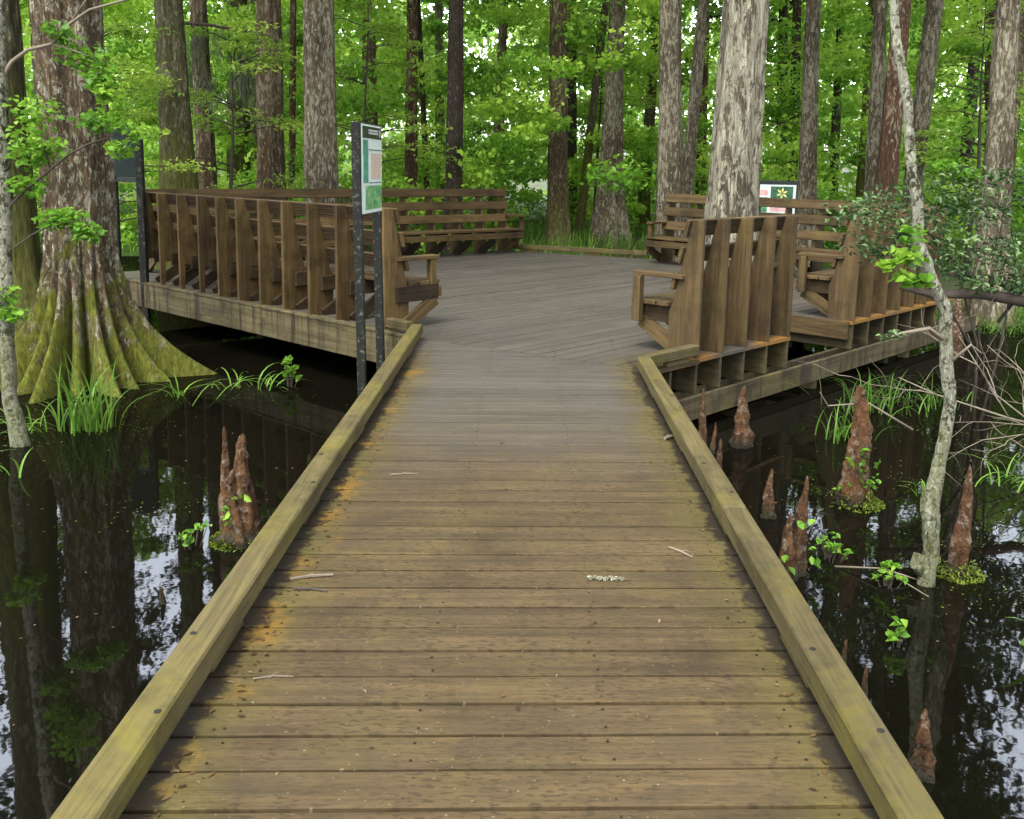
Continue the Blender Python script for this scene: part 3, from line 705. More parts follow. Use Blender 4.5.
# leaning lichen-covered young tree in the right foreground
def slim_tree(name, pts, radii, mat, label, group=None, n=14):
    b = Vector(pts[0]); root = empty(name, b, 0, label, 'tree', group); m = MB()
    P_ = []; Rr = []
    for i in range(len(pts) - 1):                    # refine the path
        for s in range(8):
            u = s / 8; P_.append(Vector(pts[i]).lerp(Vector(pts[i + 1]), u) - b); Rr.append(radii[i] * (1 - u) + radii[i + 1] * u)
    P_.append(Vector(pts[-1]) - b); Rr.append(radii[-1])
    for i in range(1, len(P_) - 1): P_[i] = (P_[i - 1] + P_[i] * 2 + P_[i + 1]) / 4
    m.tube(P_, Rr, n, .12); m.build('trunk', mat, root, smooth=True); return root
lp = [(2.16, 4.8, -.95), (2.17, 4.8, -.6), (2.18, 4.8, -.38), (2.15, 4.81, -.16), (2.18, 4.82, .08), (2.205, 4.82, .39), (2.16, 4.83, .62), (2.135, 4.84, .88), (2.05, 4.84, 1.03), (2.0, 4.85, 1.13), (1.965, 4.86, 1.21), (1.945, 4.87, 1.41), (1.90, 4.88, 1.56), (1.85, 4.9, 1.91), (1.77, 4.95, 2.19), (1.74, 5.0, 2.38), (1.68, 5.1, 3.1), (1.75, 5.2, 4.2)]
lp = [(x_ * (y_ / 4.8), y_, 1.55 + (z_ - 1.55) * (y_ / 4.8)) for x_, y_, z_ in lp]
lr = [.050, .046, .040, .048, .034, .031, .033, .030, .027, .036, .027, .029, .025, .024, .022, .021, .018, .011]
lich = slim_tree('leaning_tree', lp, lr, M['bark_lichen'], 'thin leaning tree covered with pale lichen, standing in the water in the right foreground', 'lichen-covered young trees')
q = MB(); q.tube([(-.03, 0, .43), (-.06, -.02, .46), (-.04, -.01, .52)], [.03, .036, .03], 8, .3); q.build('bark_knot', M['bark_lichen'], lich)
lp2 = [(-3.80, 6.9, -.95), (-3.80, 6.9, -.6), (-3.86, 6.9, -.25), (-3.85, 6.9, .21), (-3.82, 6.9, .88), (-3.80, 6.9, 1.25), (-3.78, 6.9, 1.95), (-3.76, 6.92, 2.64), (-3.7, 7.0, 3.6), (-3.6, 7.1, 5.2)]
lt2 = slim_tree('leaning_tree', lp2, [.075, .07, .055, .05, .05, .058, .055, .05, .04, .02], M['bark_lichen'], 'pale lichen-covered tree at the left border with an arching twig and bright leaf sprays', 'lichen-covered young trees')
def rel(o, pts): return [Vector(p) - o.location for p in pts]
q = MB(); q.tube(rel(lt2, [(-3.78, 6.9, 2.0), (-3.72, 6.9, 2.15), (-3.67, 6.9, 2.22), (-3.54, 6.88, 2.30), (-3.36, 6.86, 2.34), (-3.21, 6.84, 2.48), (-3.06, 6.82, 2.57), (-2.67, 6.8, 2.67), (-2.4, 6.8, 2.7)]), [.016, .016, .015, .014, .013, .012, .010, .007, .003], 7, .1)
q.tube(rel(lt2, [(-3.21, 6.84, 2.48), (-3.05, 6.8, 2.66), (-2.98, 6.8, 2.85)]), [.008, .006, .003], 5)
q.tube(rel(lt2, [(-3.36, 6.86, 2.34), (-3.2, 6.8, 2.3), (-3.05, 6.75, 2.25)]), [.006, .005, .003], 5)
q.build('arching_branch', M['twig'], lt2, smooth=True)
q = MB(); q.tube(rel(lt2, [(-3.82, 6.9, 1.0), (-3.81, 6.9, 1.15), (-3.62, 6.87, 1.32), (-3.42, 6.85, 1.47), (-3.27, 6.83, 1.58), (-3.12, 6.8, 1.65), (-2.85, 6.8, 1.74)]), [.012, .011, .010, .009, .008, .007, .003], 6, .1)
q.tube(rel(lt2, [(-3.42, 6.85, 1.47), (-3.45, 6.85, 1.62), (-3.42, 6.82, 1.78)]), [.007, .006, .003], 5)
q.build('lower_branch', M['twig_dark'], lt2, smooth=True)
def spray(parent, centres, radii, n, size, mat, name='leaf_spray', aspect=.85, lo=.35, hi=.95, flat=.6, up=.9):
    P, I, Hh = clumps(centres, radii, [n] * len(centres), flat); P = P - np.array(parent.location)
    tone = np.clip(rng.uniform(lo, hi, len(centres))[I] + Hh * .2 + rng.normal(size=len(P)) * .1, 0, 1)
    return link(name, leaf_mesh(name, P, size * rng.uniform(.6, 1.25, len(P)), tone, aspect, up), mat, parent)
for cs, rr_, n in (([(-3.21, 6.9, 2.30), (-3.30, 6.85, 2.42), (-3.10, 6.9, 2.20), (-3.02, 6.85, 2.10), (-2.95, 6.8, 2.0)], [.15, .1, .15, .13, .11], 42),
                 ([(-3.53, 6.9, 1.89), (-3.55, 6.85, 1.70), (-3.6, 6.9, 1.55), (-3.45, 6.9, 1.60), (-3.62, 6.9, 1.35)], [.16, .17, .13, .13, .12], 50),
                 ([(-3.10, 6.85, 1.80), (-2.92, 6.8, 1.82), (-2.76, 6.8, 1.74), (-2.88, 6.8, 1.62)], [.12, .12, .11, .09], 36),
                 ([(-3.42, 6.85, 1.10), (-3.30, 6.85, 1.12), (-3.18, 6.85, 1.02)], [.11, .11, .10], 42),
                 ([(-3.81, 6.8, .55), (-3.74, 6.8, .42)], [.12, .10], 34)):
    spray(lt2, cs, [q * 1.25 for q in rr_], int(n * 2.1), .052, M['leaf_bright'], lo=.15, hi=.9)
q = MB(); q.tube(rel(lt2, [(-3.82, 6.9, .85), (-3.6, 6.88, 1.0), (-3.42, 6.85, 1.08), (-3.2, 6.85, 1.0)]), [.008, .006, .005, .002], 5); q.build('twig', M['twig_dark'], lt2)
# twigs and bright leaves on the right-hand leaning tree
q = MB(); q.tube(rel(lich, [(2.18, 4.83, .70), (2.06, 4.8, .78), (1.90, 4.75, .76), (1.80, 4.75, .72)]), [.012, .010, .007, .003], 6, .2)
q.build('twig', M['twig'], lich, smooth=True); q = MB(); q.tube(rel(lich, [(1.98, 4.85, 1.15), (1.90, 4.75, 1.10), (1.84, 4.7, 1.02)]), [.006, .005, .003], 5); q.build('twig', M['twig'], lich, smooth=True); q = MB(); q.tube(rel(lich, [(2.19, 4.82, .6), (2.28, 4.8, .7), (2.33, 4.78, .66)]), [.01, .007, .003], 5)
q.build('twig', M['twig'], lich, smooth=True)
spray(lich, [(1.90, 4.72, 1.26), (1.84, 4.7, 1.16), (1.93, 4.74, 1.14), (1.86, 4.7, 1.04), (1.96, 4.7, 1.03), (1.78, 4.7, 1.10)], [.08, .08, .09, .07, .06, .05], 24, .058, M['leaf_bright'], aspect=.75, lo=.3, hi=1.0)
spray(lich, [(1.80, 4.72, .74), (1.86, 4.72, .75)], [.05, .05], 11, .045, M['leaf_holly'], aspect=.5)

# holly-like shrub behind it on the right
hs = empty('holly_shrub', (4.05, 8.3, -.6), 0, 'dark glossy-leaved shrub reaching over the right bench from the right border', 'shrub')
q = MB(); stems = [((0, 0, -.3), (-.1, -.1, .7), (-.4, -.2, 1.4), (-.9, -.3, 1.85)), ((0, 0, -.3), (.1, -.1, .7), (.1, -.2, 1.4), (-.2, -.3, 2.0)), ((0, 0, .5), (-.4, -.2, 1.0), (-.8, -.25, 1.25)), ((0, 0, .4), (-.2, -.3, .9), (-.1, -.35, 1.2)), ((0, 0, 1.1), (-.7, -.25, 1.7), (-1.35, -.3, 1.92)), ((.05, -.1, .9), (.4, -.2, 1.5), (.6, -.2, 1.9))]
for s in stems: q.tube(s, [.015 * (1 - .8 * i / (len(s) - 1)) for i in range(len(s))], 6, .15)
q.build('stem', M['twig_dark'], hs, smooth=True)
hc = [(2.66, 8.0, 1.20), (2.80, 8.0, 1.30), (2.92, 8.0, 1.18), (3.05, 8.0, 1.36), (3.18, 8.0, 1.25), (3.35, 8.0, 1.45), (3.5, 8.0, 1.30), (3.60, 8.0, 1.5), (3.8, 8.1, 1.38), (4.0, 8.1, 1.25), (4.2, 8.1, 1.4), (4.4, 8.0, 1.2),
      (3.25, 8.0, .95), (3.40, 8.0, .82), (3.62, 8.0, .74), (3.80, 8.0, .64), (4.0, 8.0, .72), (4.15, 8.0, .66), (4.3, 8.0, .8), (3.55, 8.0, 1.02), (3.9, 8.0, .95), (4.2, 8.1, 1.0), (2.85, 8.0, .98), (3.0, 8.0, .90), (3.3, 8.0, 1.12), (3.45, 8.0, 1.2), (3.7, 8.05, 1.2), (3.65, 8.0, .9), (4.05, 8.0, .85), (4.45, 8.1, .95), (4.5, 8.1, .7), (3.15, 8.0, 1.05), (4.3, 8.1, 1.6), (4.0, 8.1, 1.55)]
spray(hs, hc, [.17 + .11 * random.random() for _ in hc], 84, .062, M['leaf_holly'], 'foliage', .45, .3, 1.0, .55)
spray(hs, [(3.45, 8.05, 1.62), (3.65, 8.05, 1.55)], [.13, .12], 60, .07, M['leaf_bright'], 'young_foliage', .6, .2, .6, .5)
lg = empty('fallen_branch', (3.46, 8.05, .55), 0, 'dark bare branch stretching level towards the right border above the water', 'branch')
q = MB(); q.tube([(-.25, .1, .05), (0, 0, 0), (.4, 0, .02), (.9, 0, -.06), (1.6, .1, -.02), (3.0, .4, .25)], [.02, .035, .045, .05, .055, .06], 9, .15); q.tube([(.5, 0, .02), (.45, -.05, .15), (.5, -.05, .32)], [.02, .014, .006], 5); q.build('limb', M['twig_dark'], lg, smooth=True)

# ------------------------------------------------------------------ undergrowth and far woods
def wood_mass(name, n_cl, yr, spread, zr, rr, leaves, size, mat, lo, hi, up=.5, asp=.6):
    cs = []; rad = []
    for _ in range(n_cl):
        y = random.uniform(*yr); x = random.uniform(-1, 1) * (y * spread + 2.5)
        z = zr[0] + (zr[1] - zr[0]) * random.random() ** 1.0
        if x < -6.5 and y < 14.5: continue
        if -1.8 < x < 4.2 and y < 26.5 and z < 1.3: continue
        cs.append((x, y, z)); rad.append(random.uniform(*rr))
    P, I, Hh = clumps(cs, rad, [leaves] * len(cs), .5)
    keep = P[:, 2] > -.45; P, I, Hh = P[keep], I[keep], Hh[keep]
    tn = rng.uniform(lo, hi, len(cs))
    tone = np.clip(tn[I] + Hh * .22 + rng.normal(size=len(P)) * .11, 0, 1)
    o = link(name, rhomb_mesh(name, P, size * rng.uniform(.55, 1.35, len(P)), tone, asp, up), mat); return tag(o, kind='stuff')
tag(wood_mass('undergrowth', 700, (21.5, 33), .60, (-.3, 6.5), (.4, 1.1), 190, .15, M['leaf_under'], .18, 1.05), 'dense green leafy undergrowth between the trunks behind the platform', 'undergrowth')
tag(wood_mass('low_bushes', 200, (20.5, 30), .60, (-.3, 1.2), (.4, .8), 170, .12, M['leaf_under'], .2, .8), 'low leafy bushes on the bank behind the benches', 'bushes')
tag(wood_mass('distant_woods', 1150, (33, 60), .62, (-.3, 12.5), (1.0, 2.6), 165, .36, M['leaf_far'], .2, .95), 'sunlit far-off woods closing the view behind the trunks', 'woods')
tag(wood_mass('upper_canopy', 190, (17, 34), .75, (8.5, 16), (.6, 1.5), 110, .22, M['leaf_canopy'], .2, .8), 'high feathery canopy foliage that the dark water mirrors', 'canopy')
# saplings with feathery sprays
def sapling(x, y, h, label, seed, cl, grp='feathery saplings'):
    gz = float(land_height(np.array(x), np.array(y))); root = empty('sapling', (x, y, gz), 0, label, 'sapling', grp)
    rr = random.Random(seed); q = MB(); pts = [(0, 0, -.2)]
    for i in range(1, 8): pts.append((pts[-1][0] + rr.uniform(-.06, .06), pts[-1][1] + rr.uniform(-.06, .06), h * i / 7))
    q.tube(pts, [.05 * (1 - .85 * i / 7) for i in range(8)], 7, .1); cs = []
    for i in range(cl):
        z = h * rr.uniform(.3, 1.0); a = rr.random() * 6.283; L = (1.15 - z / h) * h * .28 + .35
        cs.append((math.cos(a) * L, math.sin(a) * L, z + .05)); q.tube([(0, 0, z - .1), (math.cos(a) * L * .5, math.sin(a) * L * .5, z + .05), cs[-1]], [.016, .010, .004], 4)
    q.build('trunk', M['twig_dark'], root, smooth=True)
    P, I, Hh = clumps(cs, [rr.uniform(.35, .65) for _ in cs], [120] * cl, .22)
    tone = np.clip(rng.uniform(.35, .95, cl)[I] + rng.normal(size=len(P)) * .12, 0, 1)
    link('crown', leaf_mesh('crown', P, .085 * rng.uniform(.6, 1.3, len(P)), tone, .5, 1.2), M['leaf_cyp'], root)
sapling(-6.6, 14.6, 5.0, 'feathery light green sapling between the huge cypress and the streaked flared trunk', 3, 22)
sapling(-5.3, 17.5, 5.2, 'feathery light green sapling right of the streaked flared trunk', 4, 20)
sapling(-7.6, 16.8, 5.2, 'feathery light green sapling farthest left behind the huge cypress', 9, 22)
sapling(-3.6, 21, 6.2, 'feathery light green sapling behind the tall sign', 5, 24)
sapling(5.2, 22.5, 5.5, 'feathery light green sapling behind the pale flared trunk', 6, 20)
sapling(8.3, 18, 5.0, 'feathery light green sapling near the right border behind the holly shrub', 7, 22)
sapling(1.9, 27, 6.5, 'feathery light green sapling right of the brown trunk at the far platform edge', 10, 24)
# hanging moss on the dim mossy trunk
hm = empty('hanging_moss', (-6.2, 20.5, 3.0), 0, 'grey-green beard of moss hanging in front of the dim mossy trunk', 'moss')
q = MB(); q.tube([(-1.4, 0, 1.4), (-.5, 0, 1.35), (.5, 0, 1.2), (1.2, 0, .9)], [.04, .035, .03, .01], 6, .1); q.build('twig', M['twig_dark'], hm)
P, I, Hh = clumps([(rng.uniform(-1.1, .8), rng.uniform(-.1, .1), rng.uniform(-.4, 1.1)) for _ in range(26)], [.16] * 26, [70] * 26, 3.2)
link('moss_strand', leaf_mesh('moss_strand', P, .2 * rng.uniform(.6, 1.4, len(P)), rng.uniform(.2, .9, len(P)), .08, 0, .02, 3.0), M['hang'], hm)
# grass on the bank
n = 16000; gx_ = rng.uniform(-13, 15, n); gy_ = rng.uniform(20.0, 29, n); gz_ = land_height(gx_, gy_); k_ = gz_ > WATER - .02
B = np.stack([gx_, gy_, gz_ - .02], 1)[k_]
o = link('bank_grass', blades_mesh('bank_grass', B, rng.uniform(.25, .65, len(B)), rng.uniform(.1, .9, len(B)), .022, rng.uniform(.2, 1, len(B)), 3), M['grass'])
tag(o, 'bright green grass on the bank beyond the far platform edge', 'grass', kind='stuff')
n = 7000; gx_ = rng.uniform(5.6, 11, n); gy_ = rng.uniform(9.5, 15, n); gz_ = land_height(gx_, gy_); k_ = gz_ > WATER - .25
B = np.stack([gx_, gy_, gz_ - .02], 1)[k_]
o = link('marsh_grass', blades_mesh('marsh_grass', B, rng.uniform(.2, .6, len(B)), rng.uniform(.3, 1.1, len(B)), .014, rng.uniform(.1, .8, len(B)), 3), M['grass'])
tag(o, 'green marsh grass at the water edge on the right behind the fallen branch', 'grass', kind='stuff')

# ------------------------------------------------------------------ cypress knees
def knee(x, y, stems, label, moss=0, leaves=0):
    root = empty('cypress_knee', (x, y, WATER), 0, label, 'cypress knee', 'cypress knees'); V = []; F = []; off = 0; ns = 26; nz = 40
    for (dx, dy, h, r, lx) in stems:
        th = np.linspace(0, 6.2832, ns, endpoint=False); ph = rng.random(12) * 6.28; na = rng.integers(3, 6)
        lumps = [(rng.random() * 6.28, rng.random(), rng.uniform(.25, .55), rng.uniform(.03, .07)) for _ in range(22)]
        for i in range(nz):
            u = i / (nz - 1); z = -.22 + (h + .22) * u
            base = r * ((1 - u) ** .85 * .80 + .16 * (1 - u) ** .25 + .25 * max(0, .35 - u) ** 1.2)
            rr = base * (1 + .15 * np.cos(na * th + ph[0] + u * 3) + .07 * np.cos((na + 3) * th + ph[1] - u * 5) + .06 * math.sin(u * 23 + ph[2]) + .05 * math.sin(u * 41 + ph[3]))
            for (la, lu, lh, lw) in lumps:
                da = (th - la + np.pi) % (2 * np.pi) - np.pi; rr = rr + r * lh * .55 * math.exp(-((u - lu) / lw) ** 2) * np.exp(-(da / .45) ** 2) * (1 - .5 * u)
            rr = rr + rng.normal(size=ns) * r * .035
            if i == nz - 1: rr = rr * .15
            cx = dx * (1 - .1 * u) + lx * u + .10 * r * math.sin(u * 7 + ph[4]); cy = dy + .10 * r * math.cos(u * 6 + ph[5])
            V.append(np.stack([cx + rr * np.cos(th), cy + rr * np.sin(th), np.full(ns, z)], 1))
        i_ = np.arange(ns)
        F += [np.stack([off + k * ns + i_, off + k * ns + (i_ + 1) % ns, off + (k + 1) * ns + (i_ + 1) % ns, off + (k + 1) * ns + i_], 1) for k in range(nz - 1)]
        off += ns * nz
    link('bark', np_mesh('bark', np.concatenate(V), np.concatenate(F), smooth=True), M['knee'], root)
    if moss:
        n = int(260 * moss / .1); a_ = rng.normal(size=n) * 1.1 + rng.random() * 6; q = rng.random(n); rad = moss * (.55 + .5 * q)
        P = np.stack([np.cos(a_) * rad, np.sin(a_) * rad, .004 + .10 * (1 - q) ** 1.5 * rng.random(n)], 1)
        link('moss', leaf_mesh('moss', P, rng.uniform(.012, .034, n), rng.uniform(0, .7, n), .4, .4), M['mossg'], root)
    if leaves:
        P, I, Hh = clumps([(rng.uniform(-.12, .12), -.08, rng.uniform(.05, .38)) for _ in range(leaves)], [.045] * leaves, [4] * leaves, 1)
        link('foliage', leaf_mesh('foliage', P, .055 * rng.uniform(.5, 1.3, len(P)), rng.uniform(.2, 1, len(P)), .6, .5), M['leaf_bright'], root)
knee(-1.61, 5.17, [(-.065, 0, .68, .060, -.02), (.02, .0, .64, .105, .015), (-.02, -.02, .44, .135, 0), (.03, .03, .30, .15, 0)], 'large forked red-brown cypress knee in the water left of the boardwalk', .17, 3)
knee(-1.75, 4.35, [(0, 0, .09, .035, 0)], 'tiny red tip of a cypress knee in the water left of the boardwalk')
knee(1.73, 7.3, [(0, 0, .50, .10, .01)], 'stout pink-tipped cypress knee standing against the right platform beam')
knee(1.40, 7.15, [(0, 0, .50, .055, -.01), (.07, -.05, .25, .035, .02)], 'pair of slender knobbly cypress knees close to the kerb by the platform corner')
knee(1.42, 6.6, [(0, 0, .26, .04, 0)], 'small slender cypress knee beside the right kerb, below the platform corner')
knee(1.56, 5.75, [(0, 0, .32, .06, .01)], 'lone pointed cypress knee beside the right kerb, halfway down the boardwalk')
knee(1.47, 4.85, [(-.03, 0, .36, .075, .0), (.035, .04, .56, .06, .02)], 'double-stemmed cypress knee with leaves at its foot, near the right kerb', 0, 3)
knee(2.20, 6.05, [(0, 0, .80, .125, .0)], 'tallest pointed cypress knee ringed with yellow-green leaves, left of the leaning lichen tree', .19, 14)
knee(2.40, 4.95, [(0, 0, .62, .07, .01)], 'knobbly pale cypress knee with mossy foot, just right of the leaning lichen tree', .14)
knee(1.47, 3.15, [(0, 0, .27, .066, 0)], 'thick blunt cypress knee near the bottom right, by the kerb')
knee(1.44, 3.65, [(0, 0, .16, .028, 0)], 'small blunt knee just above the thick one at the bottom right')
knee(1.44, 3.9, [(0, 0, .14, .028, 0)], 'smallest knee tip peeping past the kerb at the lower right')

# ------------------------------------------------------------------ water plants, twigs, litter
def tuft(x, y, n, h, lean, w, label, spread=.12, mat='grass', lo=.3, hi=1.0, z=WATER, grp='grass tufts in the water'):
    B = np.stack([rng.normal(size=n) * spread, rng.normal(size=n) * spread * .7, np.full(n, -.05)], 1)
    o = link('grass_tuft', blades_mesh('grass_tuft', B, h * rng.uniform(.4, 1.1, n), lean * rng.uniform(.3, 1.3, n), w, rng.uniform(lo, hi, n), 7), M[mat], None, (x, y, z))
    return tag(o, label, 'grass', grp)
tuft(-3.50, 7.35, 70, .74, .55, .018, 'bright green grass tuft in front of the roots of the huge cypress', .11)
tuft(-3.95, 7.3, 30, .34, 1.1, .014, 'low sparse grass left of the bright tuft by the cypress roots', .12)
tuft(-3.22, 8.5, 12, .46, 1.2, .016, 'few pale arching blades right of the cypress roots', .05, lo=.6)
tuft(-2.75, 8.9, 16, .40, 1.6, .018, 'pale weed blades arching over the water under the left fascia', .12, lo=.6)
tuft(-2.45, 9.05, 12, .30, 1.5, .015, 'thin weed blades nearest the sign posts under the left fascia', .09, lo=.5)
tuft(-3.55, 6.2, 10, .45, 1.2, .018, 'long blades leaning in from the left border below the pale tree', .09, lo=.3)
tuft(2.65, 7.6, 30, .50, .8, .014, 'upright green grass just left of the leaning lichen tree', .10, lo=.1, hi=.8)
tuft(3.15, 8.6, 60, .60, .9, .014, 'dense dark grass behind the leaning lichen tree under the platform edge', .22, lo=.1, hi=.7)
tuft(3.75, 8.9, 50, .50, 1.0, .013, 'sprawling grass right of the leaning lichen tree', .22, lo=.1, hi=.7)
tuft(2.72, 6.2, 6, .32, .7, .022, 'small three-bladed sprout right of the leaning lichen tree', .03, lo=.4)
tuft(3.4, 6.5, 26, .42, 1.1, .013, 'tangled thin grass near the right border', .16, lo=.2)
tuft(2.42, 4.1, 6, .52, .7, .045, 'broad-bladed bright plant at the lower right border', .035, lo=.55)
tuft(2.65, 3.75, 5, .34, 1.6, .05, 'broad drooping leaves at the right border below the bright plant', .05, lo=.6)
def weed(x, y, n, r, size, label, mat='leaf_bright', h=.12):
    root = empty('water_weed', (x, y, WATER), 0, label, 'water plant', 'water weeds'); q = MB(); cs = []
    for i in range(n):
        a = random.random() * 6.28; p = (math.cos(a) * r * random.random(), math.sin(a) * r * random.random(), h * random.uniform(.4, 1.2)); cs.append(p)
        q.tube([(p[0] * .3, p[1] * .3, -.05), p], [.004, .002], 4)
    q.build('stem', M['twig_dark'], root)
    P, I, Hh = clumps(cs, [.03] * n, [4] * n, .6); link('leaves', leaf_mesh('leaves', P, size, rng.uniform(.3, 1, len(P)), .5, .8), M[mat], root)
weed(-2.28, 9.0, 10, .14, .09, 'round-leaved green weed beside the red sprig under the left fascia', h=.24)
weed(1.95, 4.75, 9, .09, .05, 'leafy weed at the waterline left of the leaning lichen tree foot')
weed(1.75, 4.1, 3, .03, .07, 'single floating light green sprig near the lower right')
weed(1.75, 5.1, 12, .14, .045, 'bushy little weed behind the double-stemmed knee')
weed(-1.85, 5.05, 8, .10, .05, 'small weed left of the large forked knee', 'grass')
def branch(pts_list, mat, label, name='dead_branch', r=.012, cat='branch', grp='dead branches over the water'):
    b = Vector(pts_list[0][0]); q = MB()
    for pl_ in pts_list: q.tube([Vector(p) - b for p in pl_], [r * (1 - .7 * i / (len(pl_) - 1)) for i in range(len(pl_))], 6, .12)
    return tag(q.build(name, mat, None, b, smooth=True), label, cat, grp)
W = WATER
def twig_net(q, p, d, L, r, depth):
    p = Vector(p); pts = [p.copy()]; d = Vector(d).normalized()
    for i in range(5):
        d = (d + Vector((random.gauss(0, .22), random.gauss(0, .22), random.gauss(0, .16)))).normalized(); pts.append(pts[-1] + d * L / 5)
        if depth and random.random() < .62: twig_net(q, pts[-1], d + Vector((random.gauss(0, .7), random.gauss(0, .7), random.gauss(.1, .5))), L * random.uniform(.35, .6), r * .5, depth - 1)
    q.tube(pts, [r * (1 - .15 * i) for i in range(6)], 5, .15)
def tangle(loc, runs, label):
    q = MB()
    for (p, d, L, r) in runs: twig_net(q, p, d, L, r, 2)
    return tag(q.build('dead_branch', M['twig'], None, loc, smooth=True), label, 'branch', 'dead branches over the water')
tangle((4.3, 7.2, W + .2), [((0, 0, 0), (-1, 0, .15), 1.5, .012), ((0, 0, .05), (-1, -.3, .1), 1.3, .010), ((.1, .2, -.1), (-.8, .1, .5), 1.1, .009), ((0, -.1, .1), (-.9, -.5, -.12), 1.2, .008)], 'fine bare twigs tangled over the water right of the leaning lichen tree')
tangle((3.35, 5.6, W + .0), [((0, 0, 0), (-.1, 0, 1), .7, .008), ((.1, 0, 0), (-.5, 0, 1), .7, .007), ((0, .1, 0), (.3, 0, 1), .8, .007)], 'upright fine twigs standing in the water at the right border')
branch([[(2.95, 7.0, W + .25), (2.6, 7.0, W + .45), (2.3, 7.0, W + .42), (2.2, 6.9, W + .55)], [(2.6, 7.0, W + .45), (2.5, 6.9, W + .2), (2.6, 6.9, W + .02)]], M['twig'], 'forked pale dead twig between the tallest knee and the leaning tree', r=.010)
branch([[(1.75, 5.0, W), (1.95, 4.85, W + .06), (2.1, 4.6, W + .02)], [(1.95, 4.85, W + .06), (2.2, 4.8, W + .0)]], M['twig'], 'small drifting twig left of the leaning tree foot', r=.007)
# stump behind the shrub
st = empty('stump', (5.2, 11.4, -.75), 0, 'short red-brown stump at the water edge behind the right bench end', 'stump')
link('trunk', trunk_mesh('trunk', 6.2, .08, .10, zb=-.75, seed=3, nside=30), M['bark_red'], st).scale = (1, 1, .13)
# floating specks
n = 200; fx = np.concatenate([rng.uniform(-4.2, -1.4, 120), rng.uniform(1.3, 4.5, 80)]); fy = rng.uniform(3.2, 9, n)
kk = ~((fx > 1.2) & (fy > 6.2 + fx)) & ~((fx < 0) & (fy > 7.4 - .9 * fx))
P = np.stack([fx, fy, np.full(n, WATER + .004)], 1)[kk]
o = link('floating_litter', rhomb_mesh('floating_litter', P, rng.uniform(.008, .026, len(P)), rng.uniform(.1, .8, len(P)), .5, 30), M['litter']); tag(o, 'small pale leaf fragments floating on the black water', 'litter', kind='stuff')
cs = [(-3.6, 8.0), (-3.2, 7.4), (-4.2, 7.6), (-2.7, 8.7), (-3.9, 6.9), (3.3, 8.0), (3.9, 7.4), (2.9, 6.6), (3.5, 6.0), (2.6, 5.3), (-2.2, 5.6), (-3.4, 5.2), (2.2, 6.3), (2.45, 4.7)]
P = np.concatenate([np.array([cx, cy, WATER + .003]) + rng.normal(size=(70, 3)) * np.array([.26, .16, 0]) for cx, cy in cs])
o = link('duckweed', rhomb_mesh('duckweed', P, rng.uniform(.006, .018, len(P)), rng.uniform(.0, .6, len(P)), .8, 40), M['mossg']); tag(o, 'thin scatter of duckweed flecks on the black water', 'duckweed', kind='stuff')
# litter on the boards, most of it caught along the kerbs
P = []
for _ in range(460):
    s = random.choice((-1, 1, -1)); P.append((s * (.86 - abs(random.gauss(0, .05))) - .02, random.uniform(1.6, 7.5), .004))
for _ in range(90): P.append((random.uniform(-.85, .8), random.uniform(1.8, 8.5), .003))
for _ in range(70): P.append((random.uniform(-2, 2.6), random.uniform(9.5, 15), .003))
o = link('leaf_litter', leaf_mesh('leaf_litter', np.array(P), rng.uniform(.007, .030, len(P)), rng.uniform(0, .65, len(P)), .4, 8, .05), M['litter']); tag(o, 'scattered leaf scraps and debris on the boards', 'litter', kind='stuff')
def deck_twig(x, y, a, L, label, r=.004, mat=None):
    d_ = Vector((math.cos(a), math.sin(a), 0)); b = Vector((x, y, r + .002)); q = MB()
    q.tube([(0, 0, 0), d_ * L * .5 + Vector((0, .01, 0)), d_ * L], [r, r, r * .6], 5, .2); q.tube([d_ * L * .4, d_ * L * .55 + Vector((-d_.y, d_.x, 0)) * L * .25], [r * .8, r * .4], 5)
    tag(q.build('fallen_twig', mat or M['twig'], None, b), label, 'twig', 'twigs lying on the boards')
deck_twig(.62, 3.75, -.9, .13, 'thin forked twig lying on the boards near the right kerb')
deck_twig(-.86, 3.35, .3, .16, 'pale curled twig against the left kerb', .006)
deck_twig(-.83, 3.27, -.1, .13, 'short dark twig below the pale one at the left kerb', .005, M['twig_dark'])
deck_twig(-.66, 4.6, .2, .14, 'straight thin twig on the boards near the left kerb')
deck_twig(-.80, 2.65, .15, .12, 'small twig by the left kerb in the foreground', .003)
deck_twig(.83, 5.35, .8, .12, 'whitish stick fragment beside the right kerb halfway down the boardwalk', .010)
P, I, Hh = clumps([(-.05 + .02 * i, .004 * math.sin(i * 2), .006) for i in range(7)], [.010] * 7, [22] * 7, .5)
o = link('lichen_scrap', leaf_mesh('lichen_scrap', P, .016, rng.uniform(.7, 1, len(P)), .4, .5), simple('pale_lichen', (.28, .27, .20), .9), None, (.32, 3.42, .004)); tag(o, 'small pale lichen-covered scrap lying right of the middle of the boardwalk', 'scrap')

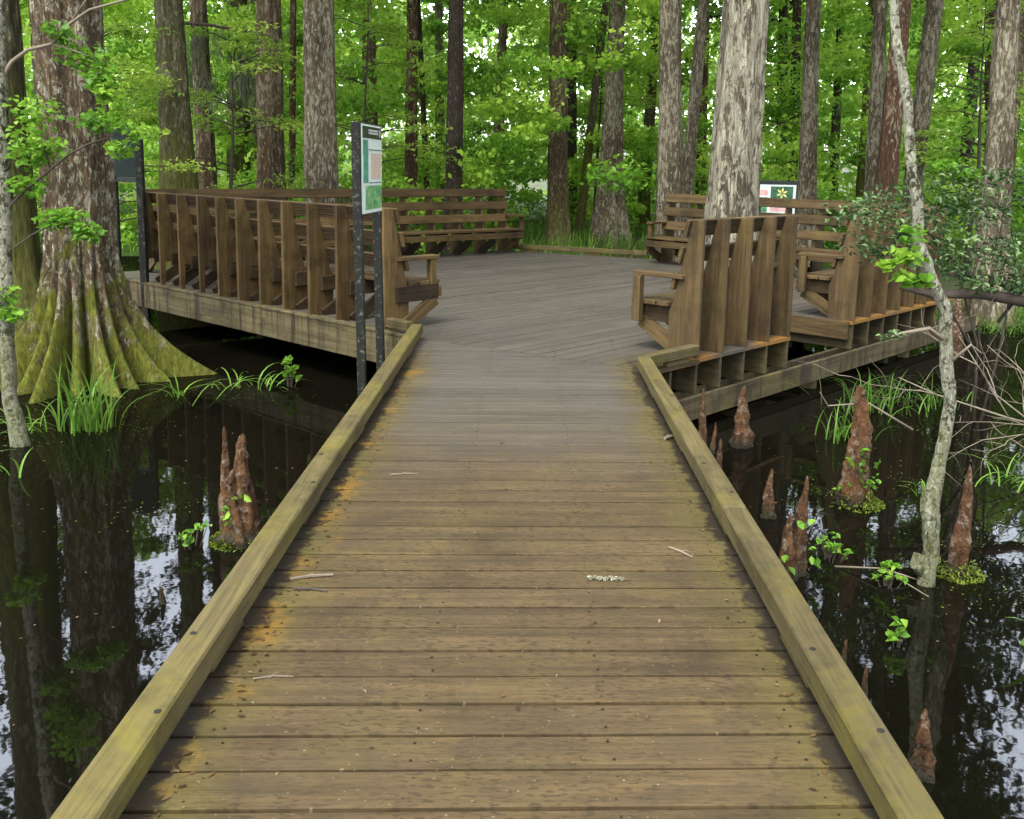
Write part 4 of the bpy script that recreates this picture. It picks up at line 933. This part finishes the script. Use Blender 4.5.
# ------------------------------------------------------------------ light, sky, camera
SUN_EL, SUN_AZ = R(58), R(205)     # high, hazy, from behind-left of the camera
w = bpy.data.worlds.new('World'); scene.world = w; w.use_nodes = True; nt = w.node_tree; bg = nt.nodes['Background']
sky = nt.nodes.new('ShaderNodeTexSky'); sky.sky_type = 'NISHITA'; sky.sun_disc = False; sky.sun_elevation = SUN_EL; sky.sun_rotation = SUN_AZ; sky.air_density = 1.0; sky.dust_density = 5.0; sky.ozone_density = 1.0
hs_ = nt.nodes.new('ShaderNodeHueSaturation'); hs_.inputs['Saturation'].default_value = .30; hs_.inputs['Value'].default_value = 5.5
nt.links.new(sky.outputs[0], hs_.inputs['Color']); # added bright band low in the sky ahead, for water reflections and backlit leaves
tc = nt.nodes.new('ShaderNodeTexCoord'); sx = nt.nodes.new('ShaderNodeSeparateXYZ'); nt.links.new(tc.outputs['Generated'], sx.inputs[0])
def mr(out, a, b, lo=0., hi=1.):
    m_ = nt.nodes.new('ShaderNodeMapRange'); m_.interpolation_type = 'SMOOTHSTEP'; nt.links.new(out, m_.inputs[0])
    for i_, v_ in enumerate((a, b, lo, hi)): m_.inputs[i_ + 1].default_value = v_
    return m_.outputs[0]
def mm(a_, b_, op='MULTIPLY'):
    m_ = nt.nodes.new('ShaderNodeMath'); m_.operation = op
    for i_, v_ in enumerate((a_, b_)):
        if isinstance(v_, float): m_.inputs[i_].default_value = v_
        else: nt.links.new(v_, m_.inputs[i_])
    return m_.outputs[0]
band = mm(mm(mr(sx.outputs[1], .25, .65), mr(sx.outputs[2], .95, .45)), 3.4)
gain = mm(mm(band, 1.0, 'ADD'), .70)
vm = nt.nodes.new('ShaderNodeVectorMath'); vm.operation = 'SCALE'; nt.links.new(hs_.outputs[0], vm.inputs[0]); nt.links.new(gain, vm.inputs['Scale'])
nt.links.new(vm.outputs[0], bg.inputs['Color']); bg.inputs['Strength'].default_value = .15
sd = bpy.data.lights.new('sun', 'SUN'); sd.energy = 1.8; sd.angle = R(10); sd.color = (1.0, .96, .88)
so = bpy.data.objects.new('sun', sd); col.objects.link(so)
dirv = Vector((math.sin(SUN_AZ) * math.cos(SUN_EL), math.cos(SUN_AZ) * math.cos(SUN_EL), math.sin(SUN_EL)))
so.rotation_euler = dirv.to_track_quat('Z', 'Y').to_euler(); so.location = (0, -5, 20)
f_, cy_, H_, roll, yaw = 950., 330., 167., .019, R(.75); th = math.atan((cy_ - H_) / f_)
def cam_axis(v):
    c, s = math.cos(-th), math.sin(-th); v = (v[0], c * v[1] - s * v[2], s * v[1] + c * v[2])
    c, s = math.cos(yaw), math.sin(yaw); return Vector((c * v[0] - s * v[1], s * v[0] + c * v[1], v[2]))
cr, sr = math.cos(roll), math.sin(roll)
ax, ay, az = cam_axis((cr, 0, sr)), cam_axis((-sr, 0, cr)), cam_axis((0, -1, 0))
cd = bpy.data.cameras.new('camera'); co = bpy.data.objects.new('camera', cd); col.objects.link(co)
mt = Matrix.Identity(4)
for i in range(3): mt[i][0] = ax[i]; mt[i][1] = ay[i]; mt[i][2] = az[i]
mt[0][3], mt[1][3], mt[2][3] = 0, 0, 1.55
co.matrix_world = mt
cd.sensor_width = 36; cd.lens = f_ / 1024 * 36; cd.shift_y = -(409.5 - cy_) / 1024; cd.clip_end = 500; cd.clip_start = .05
scene.camera = co
scene.view_settings.view_transform = 'Standard'; scene.view_settings.look = 'None'; scene.view_settings.exposure = 0
scene.cycles.max_bounces = 5; scene.cycles.diffuse_bounces = 2; scene.cycles.glossy_bounces = 3; scene.cycles.transmission_bounces = 3
